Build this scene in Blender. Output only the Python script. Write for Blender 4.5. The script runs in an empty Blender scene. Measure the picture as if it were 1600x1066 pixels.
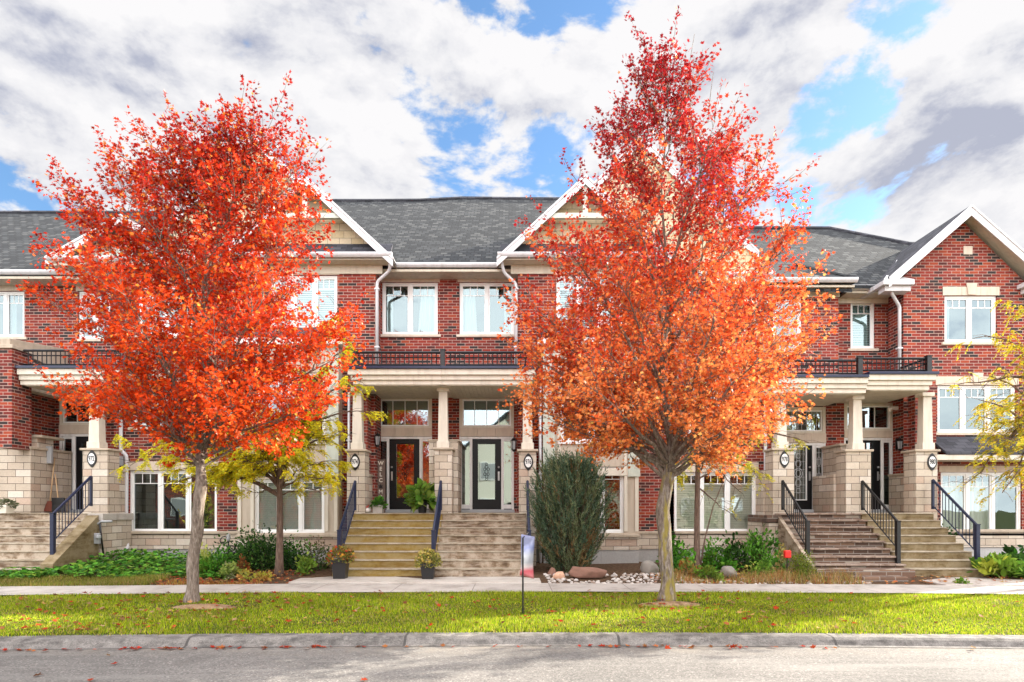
import bpy, math, random
import numpy as np
from mathutils import Vector, Matrix

# ------------------------------------------------------------------ camera, sky, sun, exposure
scene = bpy.context.scene
C = scene.collection
F, HOR, CAMZ = 980.0, 794.0, 1.58          # focal length in photo pixels, horizon row, eye height
def X(px, Y): return (px - 800.0) / F * Y
def Z(py, Y): return CAMZ + (HOR - py) / F * Y

cam_data = bpy.data.cameras.new('camera')
cam = bpy.data.objects.new('camera', cam_data); C.objects.link(cam)
cam.location = (0, 0, CAMZ); cam.rotation_euler = (math.radians(90), 0, 0)
cam_data.sensor_width = 36.0; cam_data.lens = 36.0 * F / 1600.0
cam_data.shift_y = (HOR - 533.0) / 1600.0
cam_data.clip_start = 0.1; cam_data.clip_end = 3000
scene.camera = cam
scene.view_settings.view_transform = 'Standard'
scene.view_settings.look = 'None'
scene.view_settings.gamma = 1.0
scene.view_settings.exposure = 2.42
scene.cycles.max_bounces = 8
scene.cycles.transparent_max_bounces = 12
scene.cycles.sample_clamp_indirect = 6.0
try:
    scene.cycles.use_denoising = True
except Exception:
    pass

SUN_EL, SUN_AZ = math.radians(25.5), math.atan2(0.90, 0.43)       # azimuth measured from +Y towards +X
sun_dir = Vector((math.sin(SUN_AZ) * math.cos(SUN_EL), math.cos(SUN_AZ) * math.cos(SUN_EL), math.sin(SUN_EL)))
sd = bpy.data.lights.new('sun', 'SUN'); sd.energy = 3.2; sd.angle = math.radians(0.5); sd.color = (1.0, 0.93, 0.80)
sun = bpy.data.objects.new('sun', sd); C.objects.link(sun)
sun.rotation_euler = sun_dir.to_track_quat('Z', 'Y').to_euler()

def nd(nt, typ, ins=None, **props):
    n = nt.nodes.new('ShaderNode' + typ)
    for k, v in props.items(): setattr(n, k, v)
    for k, v in (ins or {}).items():
        s = n.inputs[k]
        if isinstance(v, bpy.types.NodeSocket): nt.links.new(v, s)
        else: s.default_value = v
    return n
def ma(nt, op, a, b=0.0, c=0.0, clamp=False):
    n = nt.nodes.new('ShaderNodeMath'); n.operation = op; n.use_clamp = clamp
    for i, v in enumerate((a, b, c)):
        if isinstance(v, bpy.types.NodeSocket): nt.links.new(v, n.inputs[i])
        else: n.inputs[i].default_value = v
    return n.outputs[0]
def mixc(nt, fac, a, b, blend='MIX'):
    n = nt.nodes.new('ShaderNodeMix'); n.data_type = 'RGBA'; n.blend_type = blend
    for i, v in ((0, fac), (6, a), (7, b)):
        s = n.inputs[i]
        if isinstance(v, bpy.types.NodeSocket): nt.links.new(v, s)
        elif i: s.default_value = (*v[:3], 1)
        else: s.default_value = v
    return n.outputs[2]
def ramp(nt, fac, stops, interp='LINEAR'):
    n = nt.nodes.new('ShaderNodeValToRGB'); cr = n.color_ramp; cr.interpolation = interp
    while len(cr.elements) < len(stops): cr.elements.new(0.5)
    for e, (p, c) in zip(cr.elements, stops):
        e.position = p; e.color = (*c, 1) if not isinstance(c, (int, float)) else (c, c, c, 1)
    nt.links.new(fac, n.inputs[0]); return n.outputs[0]
def maprange(nt, v, a, b, c, d, smooth=False):
    n = nt.nodes.new('ShaderNodeMapRange'); n.clamp = True
    if smooth: n.interpolation_type = 'SMOOTHSTEP'
    nt.links.new(v, n.inputs[0])
    for i, k in enumerate((a, b, c, d)): n.inputs[1 + i].default_value = k
    return n.outputs[0]

world = bpy.data.worlds.new('World'); scene.world = world; world.use_nodes = True
nt = world.node_tree; nt.nodes.clear()
w_out = nd(nt, 'OutputWorld'); bg = nd(nt, 'Background')
sky = nd(nt, 'TexSky', sky_type='NISHITA', sun_disc=False, sun_elevation=SUN_EL, sun_rotation=SUN_AZ,
         altitude=200, air_density=1.0, dust_density=0.6, ozone_density=2.5)
SKY_STRENGTH = 0.055
skyc = nd(nt, 'VectorMath', {0: sky.outputs[0], 1: (SKY_STRENGTH * 0.72, SKY_STRENGTH * 0.86, SKY_STRENGTH * 0.92)}, operation='MULTIPLY').outputs[0]
tc = nd(nt, 'TexCoord')
dirn = nd(nt, 'VectorMath', {0: tc.outputs['Generated']}, operation='NORMALIZE').outputs[0]
sepd = nd(nt, 'SeparateXYZ', {0: dirn})
stretch = nd(nt, 'VectorMath', {0: dirn, 1: (1.0, 1.0, 1.75)}, operation='MULTIPLY').outputs[0]
n1 = nd(nt, 'TexNoise', {'Vector': stretch, 'Scale': 4.3, 'Detail': 12.0, 'Roughness': 0.57, 'Lacunarity': 2.1, 'Distortion': 0.15})
n2 = nd(nt, 'TexNoise', {'Vector': nd(nt, 'VectorMath', {0: stretch, 1: (3.1, 1.7, 0.05)}, operation='ADD').outputs[0],
                         'Scale': 7.5, 'Detail': 10.0, 'Roughness': 0.58})
n3 = nd(nt, 'TexNoise', {'Vector': nd(nt, 'VectorMath', {0: stretch, 1: (0.0, 0.0, 0.035)}, operation='ADD').outputs[0], 'Scale': 4.3, 'Detail': 12.0, 'Roughness': 0.57, 'Lacunarity': 2.1, 'Distortion': 0.15})
def blobs(lst):
    tot = None
    for px, py, rad, amt in lst:
        d = Vector(((px - 800) / F, 1.0, (HOR - py) / F)).normalized()
        dot = nd(nt, 'VectorMath', {0: dirn, 1: d}, operation='DOT_PRODUCT').outputs['Value']
        m = maprange(nt, dot, math.cos(math.radians(rad)), 1.0, 0.0, amt, True)
        tot = m if tot is None else ma(nt, 'ADD', tot, m)
    return tot
cover = blobs([(690, 245, 4, -.14), (600, 190, 3, -.10), (750, 190, 3, -.10), (690, 130, 5, .14), (560, 240, 6, .10), (1230, 60, 6, .12), (790, 290, 4, -.06), (920, 45, 6, -.20), (830, 10, 6, -.14), (1060, 25, 5, -.10), (1310, 165, 4.5, -.24), (1390, 100, 4, -.18), (1265, 125, 3, -.10),
               (375, 10, 4, -.22), (1250, 265, 4, -.20), (640, 320, 4, -.12), (880, 215, 4, -.14), (1150, 90, 4, -.10), (110, 215, 4, -.10), (10, 310, 4, -.10), (1530, 350, 7, .22), (1240, 330, 5, .16), (1180, 200, 3, .05), (1520, 10, 4, -.10), (345, 60, 3, -.10),
               (850, 110, 6, .08), (300, 170, 14, .10), (1130, 150, 6, .06), (1480, 240, 12, .10), (810, 270, 3.5, .10), (100, 60, 12, .08), (480, 90, 9, .10)])
cov = ma(nt, 'ADD', ma(nt, 'ADD', ma(nt, 'MULTIPLY', ma(nt, 'SUBTRACT', n1.outputs['Fac'], 0.5), 1.5), 0.5), ma(nt, 'ADD', ma(nt, 'MULTIPLY', cover, 0.52), 0.135))
cov = ma(nt, 'ADD', cov, maprange(nt, sepd.outputs[1], 0.3, -0.3, 0.0, 0.12))
mask = maprange(nt, cov, 0.45, 0.555, 0.0, 1.0, True)
dark = blobs([(1490, 250, 6, .75), (1420, 275, 4, .35), (1600, 120, 5, .45), (60, 60, 9, .50), (10, 120, 6, .35), (330, 40, 7, .36), (150, 200, 8, .20), (480, 60, 7, .22), (20, 330, 5, .15), (1330, 285, 4, .2), (930, 120, 3, .15)])
relief = ma(nt, 'MULTIPLY', ma(nt, 'SUBTRACT', n3.outputs['Fac'], n1.outputs['Fac']), 2.1)
thick = maprange(nt, ma(nt, 'ADD', ma(nt, 'ADD', n2.outputs['Fac'], relief), ma(nt, 'MULTIPLY', dark, 0.27)), 0.44, 0.92, 0.0, 1.0)
cl = ramp(nt, thick, [(0.0, (0.182, 0.180, 0.182)), (0.42, (0.160, 0.160, 0.166)), (1.0, (0.092, 0.097, 0.118))])
# unseen clouds overhead and behind the camera brightened as added fill for the facade
back_fill = maprange(nt, sepd.outputs[1], 0.25, -0.35, 1.0, 4.4, True)
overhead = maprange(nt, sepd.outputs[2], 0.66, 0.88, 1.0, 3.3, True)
fill_gain = ma(nt, 'MAXIMUM', back_fill, overhead)
cl = nd(nt, 'VectorMath', {0: cl, 'Scale': fill_gain}, operation='SCALE').outputs[0]
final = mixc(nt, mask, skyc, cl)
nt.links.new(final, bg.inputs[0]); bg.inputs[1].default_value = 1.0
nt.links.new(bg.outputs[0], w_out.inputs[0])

# ------------------------------------------------------------------ materials
M = {}
def new_mat(name):
    m = bpy.data.materials.new(name); m.use_nodes = True; t = m.node_tree
    b = next(n for n in t.nodes if n.type == 'BSDF_PRINCIPLED'); M[name] = m
    return m, t, b
def facade_uv(t):
    g = nd(t, 'NewGeometry'); p = nd(t, 'SeparateXYZ', {0: g.outputs['Position']}); n = nd(t, 'SeparateXYZ', {0: g.outputs['True Normal']})
    ax = ma(t, 'ABSOLUTE', n.outputs[0]); ay = ma(t, 'ABSOLUTE', n.outputs[1]); az = ma(t, 'ABSOLUTE', n.outputs[2])
    side = ma(t, 'GREATER_THAN', ax, ay)
    u = ma(t, 'ADD', ma(t, 'MULTIPLY', p.outputs[1], side), ma(t, 'MULTIPLY', p.outputs[0], ma(t, 'SUBTRACT', 1.0, side)))
    flat = ma(t, 'GREATER_THAN', az, 0.9)
    v = ma(t, 'ADD', ma(t, 'MULTIPLY', p.outputs[1], flat), ma(t, 'MULTIPLY', p.outputs[2], ma(t, 'SUBTRACT', 1.0, flat)))
    return g, u, v
def bump(t, b, h, strength=0.3, dist=0.01):
    n = nd(t, 'Bump', {'Height': h, 'Strength': strength, 'Distance': dist}); t.links.new(n.outputs[0], b.inputs['Normal'])
def noise(t, vec, scale, detail=6.0, rough=0.55): return nd(t, 'TexNoise', {'Vector': vec, 'Scale': scale, 'Detail': detail, 'Roughness': rough}).outputs['Fac']
def pos(t): return nd(t, 'NewGeometry').outputs['Position']

def masonry(name, bw, bh, mortar, ramp_stops, mortar_col, vscale=1.0, rough=0.85, bumpk=0.5, offset=0.5, dirt=0.25, interp='CONSTANT', squash=1.0):
    m, t, b = new_mat(name); g, u, v = facade_uv(t)
    wob = ma(t, 'MULTIPLY', ma(t, 'SUBTRACT', noise(t, g.outputs['Position'], 9.0, 3.0), 0.5), 0.008)
    vec = nd(t, 'CombineXYZ', {0: ma(t, 'ADD', u, wob), 1: ma(t, 'ADD', ma(t, 'MULTIPLY', v, vscale), wob)}).outputs[0]
    br = nd(t, 'TexBrick', {'Vector': vec, 'Color1': (0, 0, 0, 1), 'Color2': (1, 1, 1, 1), 'Mortar': (0.5, 0.5, 0.5, 1), 'Scale': 1.0, 'Mortar Size': mortar,
                            'Mortar Smooth': 0.15, 'Bias': 0.0, 'Brick Width': bw, 'Row Height': bh}, offset=offset)
    br.squash = squash
    col = ramp(t, br.outputs[0], ramp_stops, interp)
    ns = noise(t, g.outputs['Position'], 22.0, 6.0, 0.7)
    col = mixc(t, 0.35, col, ramp(t, ns, [(0.3, 0.45), (0.7, 1.0)]), 'MULTIPLY')
    big = ma(t, 'ADD', ma(t, 'MULTIPLY', noise(t, g.outputs['Position'], 0.9, 5.0, 0.6), 0.5), ma(t, 'MULTIPLY', noise(t, nd(t, 'Mapping', {'Vector': g.outputs['Position'], 'Scale': (2.2, 2.2, 0.28)}).outputs[0], 1.5, 5.0, 0.62), 0.5))
    mc = mixc(t, ns, tuple(c * 0.75 for c in mortar_col), mortar_col)
    col = mixc(t, br.outputs['Fac'], col, mc)
    col = mixc(t, dirt, col, ramp(t, big, [(0.3, 0.5), (0.7, 1.15)]), 'MULTIPLY')
    t.links.new(col, b.inputs['Base Color']); b.inputs['Roughness'].default_value = rough
    bump(t, b, ma(t, 'ADD', ma(t, 'SUBTRACT', 1.0, br.outputs['Fac']), ma(t, 'MULTIPLY', ns, 0.5)), bumpk, 0.008)
    return m
masonry('brick', 0.245, 0.082, 0.0075,
        [(0.0, (.030, .018, .017)), (0.12, (.175, .015, .009)), (0.30, (.28, .027, .013)), (0.52, (.23, .020, .011)), (0.70, (.35, .050, .015)), (0.89, (.08, .012, .010))], (.50, .34, .28), dirt=0.45)
masonry('stone_block', 0.42, 0.185, 0.006,
        [(0.0, (.54, .45, .35)), (0.25, (.64, .55, .44)), (0.5, (.58, .48, .375)), (0.72, (.70, .62, .52)), (0.9, (.56, .42, .32))], (.11, .08, .065), bumpk=0.9, dirt=0.3)
masonry('foundation_block', 1.6, 0.9, 0.004, [(0.0, (.43, .42, .40)), (0.5, (.48, .47, .45))], (.28, .27, .26), bumpk=0.3)
masonry('flagstone', 0.34, 0.165, 0.010, [(0.0, (.085, .048, .032)), (0.3, (.15, .085, .055)), (0.6, (.21, .125, .08)), (0.8, (.11, .07, .052)), (0.93, (.40, .33, .26))], (.30, .26, .22), bumpk=0.9)
masonry('shingle', 0.22, 0.165, 0.016, [(0.0, (.017, .020, .024)), (0.3, (.042, .046, .050)), (0.55, (.028, .031, .035)), (0.78, (.072, .075, .076))], (.010, .011, .013), vscale=1.55, rough=0.95, bumpk=0.8)
masonry('shingle_dark', 0.30, 0.145, 0.006, [(0.0, (.035, .036, .045)), (0.4, (.05, .05, .062)), (0.75, (.075, .075, .09))], (.012, .012, .016), vscale=1.55, rough=0.95, bumpk=0.8)
masonry('siding_shake', 0.33, 0.20, 0.006, [(0.0, (.56, .45, .27)), (0.35, (.63, .52, .33)), (0.7, (.60, .50, .34))], (.22, .19, .13), offset=0.37, dirt=0.1)

def plain(name, col, rough=0.6, var=0.15, scale=6.0, metal=0.0, bumpk=0.0, bscale=40.0, spec=0.5, grime=0.0):
    m, t, b = new_mat(name); p = pos(t); ns = noise(t, p, scale, 6.0, 0.6)
    c = mixc(t, ns, tuple(x * (1 - var) for x in col), tuple(min(1, x * (1 + var)) for x in col))
    if grime:
        gr = noise(t, nd(t, 'Mapping', {'Vector': p, 'Scale': (3.0, 3.0, 0.5)}).outputs[0], 2.0, 7.0, 0.65)
        c = mixc(t, ramp(t, gr, [(0.48, 0.0), (0.75, grime)]), c, tuple(x * 0.45 for x in (col[0], col[1] * .95, col[2] * .85)))
    t.links.new(c, b.inputs['Base Color']); b.inputs['Roughness'].default_value = rough; b.inputs['Metallic'].default_value = metal
    b.inputs['Specular IOR Level'].default_value = spec
    if bumpk: bump(t, b, noise(t, p, bscale, 5.0, 0.6), bumpk, 0.01)
    return m
plain('cut_stone', (.60, .50, .40), 0.8, 0.12, 5.0, bumpk=0.15, bscale=60, grime=0.45)
plain('cap_stone', (.46, .38, .29), 0.85, 0.22, 8.0, bumpk=0.4, bscale=50, grime=0.45)
plain('trim_beige', (.66, .60, .50), 0.55, 0.06, 3.0, grime=0.45)
plain('trim_taupe', (.50, .42, .33), 0.6, 0.08, 3.0, grime=0.45)
plain('trim_sage', (.52, .55, .47), 0.6, 0.06, 3.0, grime=0.45)
plain('trim_white', (.80, .79, .77), 0.45, 0.05, 3.0, grime=0.45)
plain('vinyl_white', (.84, .84, .82), 0.35, 0.03, 3.0)
plain('metal_white', (.60, .59, .60), 0.35, 0.05, 3.0, grime=0.45)
plain('soffit_taupe', (.26, .20, .16), 0.7, 0.1, 3.0)
plain('soffit', (.60, .54, .43), 0.6, 0.06, 3.0, grime=0.45)
plain('metal_black', (.006, .006, .007), 0.4, 0.2, 12.0)
plain('metal_navy', (.008, .014, .045), 0.38, 0.25, 9.0)
plain('door_paint', (.005, .005, .006), 0.4, 0.2, 4.0, spec=0.25)
plain('room_dark', (.05, .047, .043), 0.9, 0.3, 1.0)
plain('curtain_cloth', (.78, .76, .74), 0.9, 0.06, 5.0)
plain('blind_cloth', (.80, .82, .78), 0.8, 0.05, 5.0)
plain('plaque_white', (.82, .82, .80), 0.4, 0.03, 5.0)
plain('pot_black', (.016, .016, .018), 0.4, 0.2, 9.0)
plain('pot_stone', (.42, .39, .36), 0.8, 0.15, 14.0, bumpk=0.3)
plain('wood_light', (.50, .33, .18), 0.7, 0.2, 14.0)
plain('sign_wood', (.15, .105, .085), 0.75, 0.35, 9.0)
plain('paint_cream', (.76, .72, .62), 0.6, 0.05, 8.0)
plain('red_plastic', (.62, .02, .015), 0.35, 0.1, 9.0)
plain('grey_plastic', (.36, .37, .38), 0.5, 0.1, 9.0)
plain('hose_blue', (.10, .16, .32), 0.4, 0.2, 9.0)
plain('white_ceramic', (.80, .76, .72), 0.3, 0.05, 8.0)
plain('boulder_pink', (.22, .115, .08), 0.9, 0.45, 4.0, bumpk=0.8, bscale=14)
plain('boulder_salmon', (.60, .36, .24), 0.9, 0.25, 6.0, bumpk=0.6, bscale=18)
plain('boulder_grey', (.24, .22, .19), 0.9, 0.35, 4.0, bumpk=0.8, bscale=14)
plain('stone_pale', (.40, .355, .31), 0.85, 0.18, 9.0, bumpk=0.4, bscale=30)
plain('stone_tan', (.30, .23, .18), 0.85, 0.25, 9.0, bumpk=0.4, bscale=30)
plain('stone_white', (.52, .48, .44), 0.85, 0.12, 9.0, bumpk=0.4, bscale=30)
plain('brass', (.55, .42, .18), 0.3, 0.1, 9.0, metal=1.0)
plain('steel', (.45, .45, .46), 0.35, 0.1, 9.0, metal=1.0)
plain('rust_metal', (.13, .03, .015), 0.7, 0.3, 9.0)
plain('lead_came', (.55, .56, .56), 0.4, 0.1, 9.0)
plain('wall_pale', (.62, .60, .56), 0.7, 0.1, 2.0)

def concrete(name, c1, c2, c3, rough=0.9, sc=1.6, joint=0.0, grit=0.35):
    m, t, b = new_mat(name); p = pos(t)
    a = noise(t, p, sc, 8.0, 0.68); f = noise(t, p, 70.0, 3.0, 0.6)
    s = nd(t, 'TexNoise', {'Vector': nd(t, 'Mapping', {'Vector': p, 'Scale': (1.3, 1.3, 7.0)}).outputs[0], 'Scale': 2.4, 'Detail': 7.0, 'Roughness': 0.65}).outputs['Fac']
    col = ramp(t, a, [(0.40, c1), (0.50, c2), (0.60, c3)])
    col = mixc(t, ramp(t, s, [(0.42, 0.0), (0.62, 0.75)]), col, c3)
    col = mixc(t, grit, col, ramp(t, f, [(0.3, 0.45), (0.7, 1.15)]), 'MULTIPLY')
    if joint:
        px_ = nd(t, 'SeparateXYZ', {0: p}).outputs[0]
        j = ma(t, 'LESS_THAN', ma(t, 'ABSOLUTE', ma(t, 'SUBTRACT', ma(t, 'FRACT', ma(t, 'DIVIDE', px_, joint)), 0.5)), 0.006)
        col = mixc(t, j, col, tuple(x * 0.7 for x in c1))
    t.links.new(col, b.inputs['Base Color']); b.inputs['Roughness'].default_value = rough
    bump(t, b, ma(t, 'ADD', f, ma(t, 'MULTIPLY', a, 1.5)), 0.35, 0.01)
concrete('concrete_walk', (.29, .26, .23), (.40, .36, .32), (.46, .42, .38), joint=1.55)
concrete('concrete_curb', (.075, .068, .062), (.125, .114, .104), (.215, .197, .18), sc=5.5, joint=2.9, grit=0.9)
concrete('steps_mossy', (.20, .12, .022), (.28, .19, .045), (.33, .25, .11))
concrete('steps_brown', (.12, .075, .042), (.24, .17, .105), (.48, .40, .31), sc=3.0)
concrete('steps_mossy_dark', (.115, .075, .028), (.19, .135, .06), (.28, .22, .13), sc=2.6)
concrete('step_tread_pale', (.22, .165, .10), (.34, .28, .195), (.46, .40, .31), sc=3.5)
concrete('concrete_pad', (.36, .32, .27), (.47, .42, .37), (.52, .48, .43))
concrete('flag_tread', (.13, .078, .054), (.215, .145, .105), (.32, .25, .20), sc=4.0)
concrete('flag_path', (.34, .29, .25), (.46, .40, .36), (.52, .47, .42), sc=3.0)

m, t, b = new_mat('asphalt'); p = pos(t)
a = noise(t, p, 0.55, 7.0, 0.65); f = noise(t, p, 90.0, 2.0, 0.7)
vor = nd(t, 'SeparateXYZ', {0: nd(t, 'TexVoronoi', {'Vector': p, 'Scale': 62.0}).outputs['Color']}).outputs[0]
col = ramp(t, a, [(0.35, (.112, .104, .096)), (0.55, (.152, .141, .130)), (0.7, (.190, .176, .162))])
col = mixc(t, 0.8, col, ramp(t, vor, [(0.03, 0.45), (0.5, 0.95), (0.9, 1.1), (0.97, 1.9)]), 'MULTIPLY')
strk = nd(t, 'TexNoise', {'Vector': nd(t, 'Mapping', {'Vector': p, 'Scale': (0.22, 2.4, 1)}).outputs[0], 'Scale': 1.6, 'Detail': 6.0, 'Roughness': 0.6}).outputs['Fac']
col = mixc(t, ramp(t, strk, [(0.5, 0.0), (0.72, 0.5)]), col, (.23, .218, .20))
warp = nd(t, 'VectorMath', {0: p, 1: nd(t, 'VectorMath', {0: nd(t, 'TexNoise', {'Vector': p, 'Scale': 1.3, 'Detail': 5.0}).outputs['Color'], 'Scale': 0.9}, operation='SCALE').outputs[0]}, operation='ADD').outputs[0]
edge = nd(t, 'TexVoronoi', {'Vector': warp, 'Scale': 0.33}, feature='DISTANCE_TO_EDGE').outputs['Distance']
crack = ma(t, 'MULTIPLY', ma(t, 'LESS_THAN', edge, 0.003), 0.10)
col = mixc(t, crack, col, (.035, .033, .03))
spot = noise(t, p, 1.1, 3.0, 0.5); col = mixc(t, ramp(t, spot, [(0.62, 0.0), (0.70, 0.45)]), col, (.06, .056, .052))
grit = ma(t, 'MULTIPLY', maprange(t, nd(t, 'SeparateXYZ', {0: p}).outputs[1], 7.75, 8.3, 0.0, 0.7), ramp(t, noise(t, p, 3.0, 6.0, 0.7), [(0.4, 0.0), (0.6, 1.0)]))
col = mixc(t, grit, col, (.19, .165, .135))
t.links.new(col, b.inputs['Base Color']); b.inputs['Roughness'].default_value = 0.92; bump(t, b, ma(t, 'ADD', f, vor), 0.6, 0.008)

def ground_mat(name, stops, sc=8.0):
    m, t, b = new_mat(name); p = pos(t)
    a = noise(t, p, sc, 8.0, 0.7); c = ramp(t, a, stops); c = mixc(t, 0.4, c, ramp(t, noise(t, p, 45.0, 4.0), [(0.3, 0.4), (0.7, 1.2)]), 'MULTIPLY')
    t.links.new(c, b.inputs['Base Color']); b.inputs['Roughness'].default_value = 1.0; b.inputs['Specular IOR Level'].default_value = 0.1
    bump(t, b, a, 0.8, 0.03)
ground_mat('turf', [(0.35, (.055, .06, .014)), (0.6, (.085, .095, .018)), (0.75, (.12, .11, .03))])
ground_mat('mulch', [(0.35, (.055, .032, .02)), (0.55, (.12, .075, .045)), (0.7, (.20, .13, .08))], 14.0)
ground_mat('bare_soil', [(0.35, (.20, .125, .07)), (0.55, (.30, .20, .12)), (0.7, (.40, .29, .19))], 10.0)
ground_mat('far_ground', [(0.35, (.06, .075, .02)), (0.6, (.09, .10, .03))], 0.5)

def bark(name, c1, c2, c3, moss=None):
    m, t, b = new_mat(name); p = pos(t)
    v = nd(t, 'Mapping', {'Vector': p, 'Scale': (9, 9, 1.8)}).outputs[0]
    a = noise(t, v, 3.0, 8.0, 0.7); c = ramp(t, a, [(0.32, c1), (0.5, c2), (0.66, c3)])
    if moss:
        c = mixc(t, ramp(t, noise(t, nd(t, 'Mapping', {'Vector': p, 'Scale': (6, 6, 1.6)}).outputs[0], 1.7, 5.0, 0.6), [(0.48, 0.0), (0.6, 0.85)]), c, moss)
    t.links.new(c, b.inputs['Base Color']); b.inputs['Roughness'].default_value = 0.95; bump(t, b, a, 1.0, 0.025)
bark('bark_grey', (.06, .044, .034), (.175, .135, .105), (.32, .27, .225))
bark('bark_mossy', (.045, .034, .028), (.155, .12, .095), (.32, .28, .24), (.24, .19, .03))
bark('bark_twig', (.07, .05, .04), (.125, .092, .074), (.20, .16, .13))
bark('bark_brown', (.065, .04, .03), (.14, .09, .065), (.23, .16, .12))

def leaf_mat(name, trans=0.45, rough=0.5):
    m = bpy.data.materials.new(name); m.use_nodes = True; t = m.node_tree; t.nodes.clear(); M[name] = m
    o = nd(t, 'OutputMaterial'); at = nd(t, 'Attribute', attribute_name='Col')
    d = nd(t, 'BsdfDiffuse', {'Color': at.outputs['Color']}); tr = nd(t, 'BsdfTranslucent', {'Color': at.outputs['Color']})
    g = nd(t, 'BsdfGlossy', {'Color': (1, 1, 1, 1), 'Roughness': rough})
    mx = nd(t, 'MixShader', {0: trans, 1: d.outputs[0], 2: tr.outputs[0]})
    lw = nd(t, 'LayerWeight', {'Blend': 0.2})
    mg = nd(t, 'MixShader', {0: ma(t, 'MULTIPLY', lw.outputs['Fresnel'], 0.08), 1: mx.outputs[0], 2: g.outputs[0]})
    t.links.new(mg.outputs[0], o.inputs[0])
leaf_mat('leaf', 0.33); leaf_mat('blade', 0.4, 0.6)

def glass_mat(name, tint, refl, rough=0.0):
    m = bpy.data.materials.new(name); m.use_nodes = True; t = m.node_tree; t.nodes.clear(); M[name] = m
    o = nd(t, 'OutputMaterial'); tr = nd(t, 'BsdfTransparent', {'Color': (*tint, 1)}); g = nd(t, 'BsdfGlossy', {'Color': (.74, .90, .93, 1), 'Roughness': rough})
    p = pos(t); wv = noise(t, p, 1.6, 2.0)
    bp = nd(t, 'Bump', {'Height': wv, 'Strength': 0.025, 'Distance': 0.05}); t.links.new(bp.outputs[0], g.inputs['Normal'])
    lw = nd(t, 'LayerWeight', {'Blend': 0.35})
    fac = ma(t, 'ADD', ma(t, 'MULTIPLY', lw.outputs['Fresnel'], 0.6), refl, clamp=True)
    mx = nd(t, 'MixShader', {0: fac, 1: tr.outputs[0], 2: g.outputs[0]}); t.links.new(mx.outputs[0], o.inputs[0])
glass_mat('glass', (.62, .78, .78), 0.19, 0.01)
glass_mat('glass_low', (.84, .89, .86), 0.16, 0.01)
glass_mat('glass_door', (.55, .60, .60), 0.30, 0.02)

# ------------------------------------------------------------------ mesh helpers
def wloc(o):
    v = Vector((0, 0, 0))
    while o is not None: v += Vector(o.location); o = o.parent
    return v
def tag(o, label=None, cat=None, group=None, kind=None):
    for k, v in (('label', label), ('category', cat), ('group', group), ('kind', kind)):
        if v: o[k] = v
    return o
def empty(name, loc, label, cat, group=None):
    o = bpy.data.objects.new(name, None); C.objects.link(o); o.location = loc; o.empty_display_size = 0.2
    return tag(o, label, cat, group)

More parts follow.
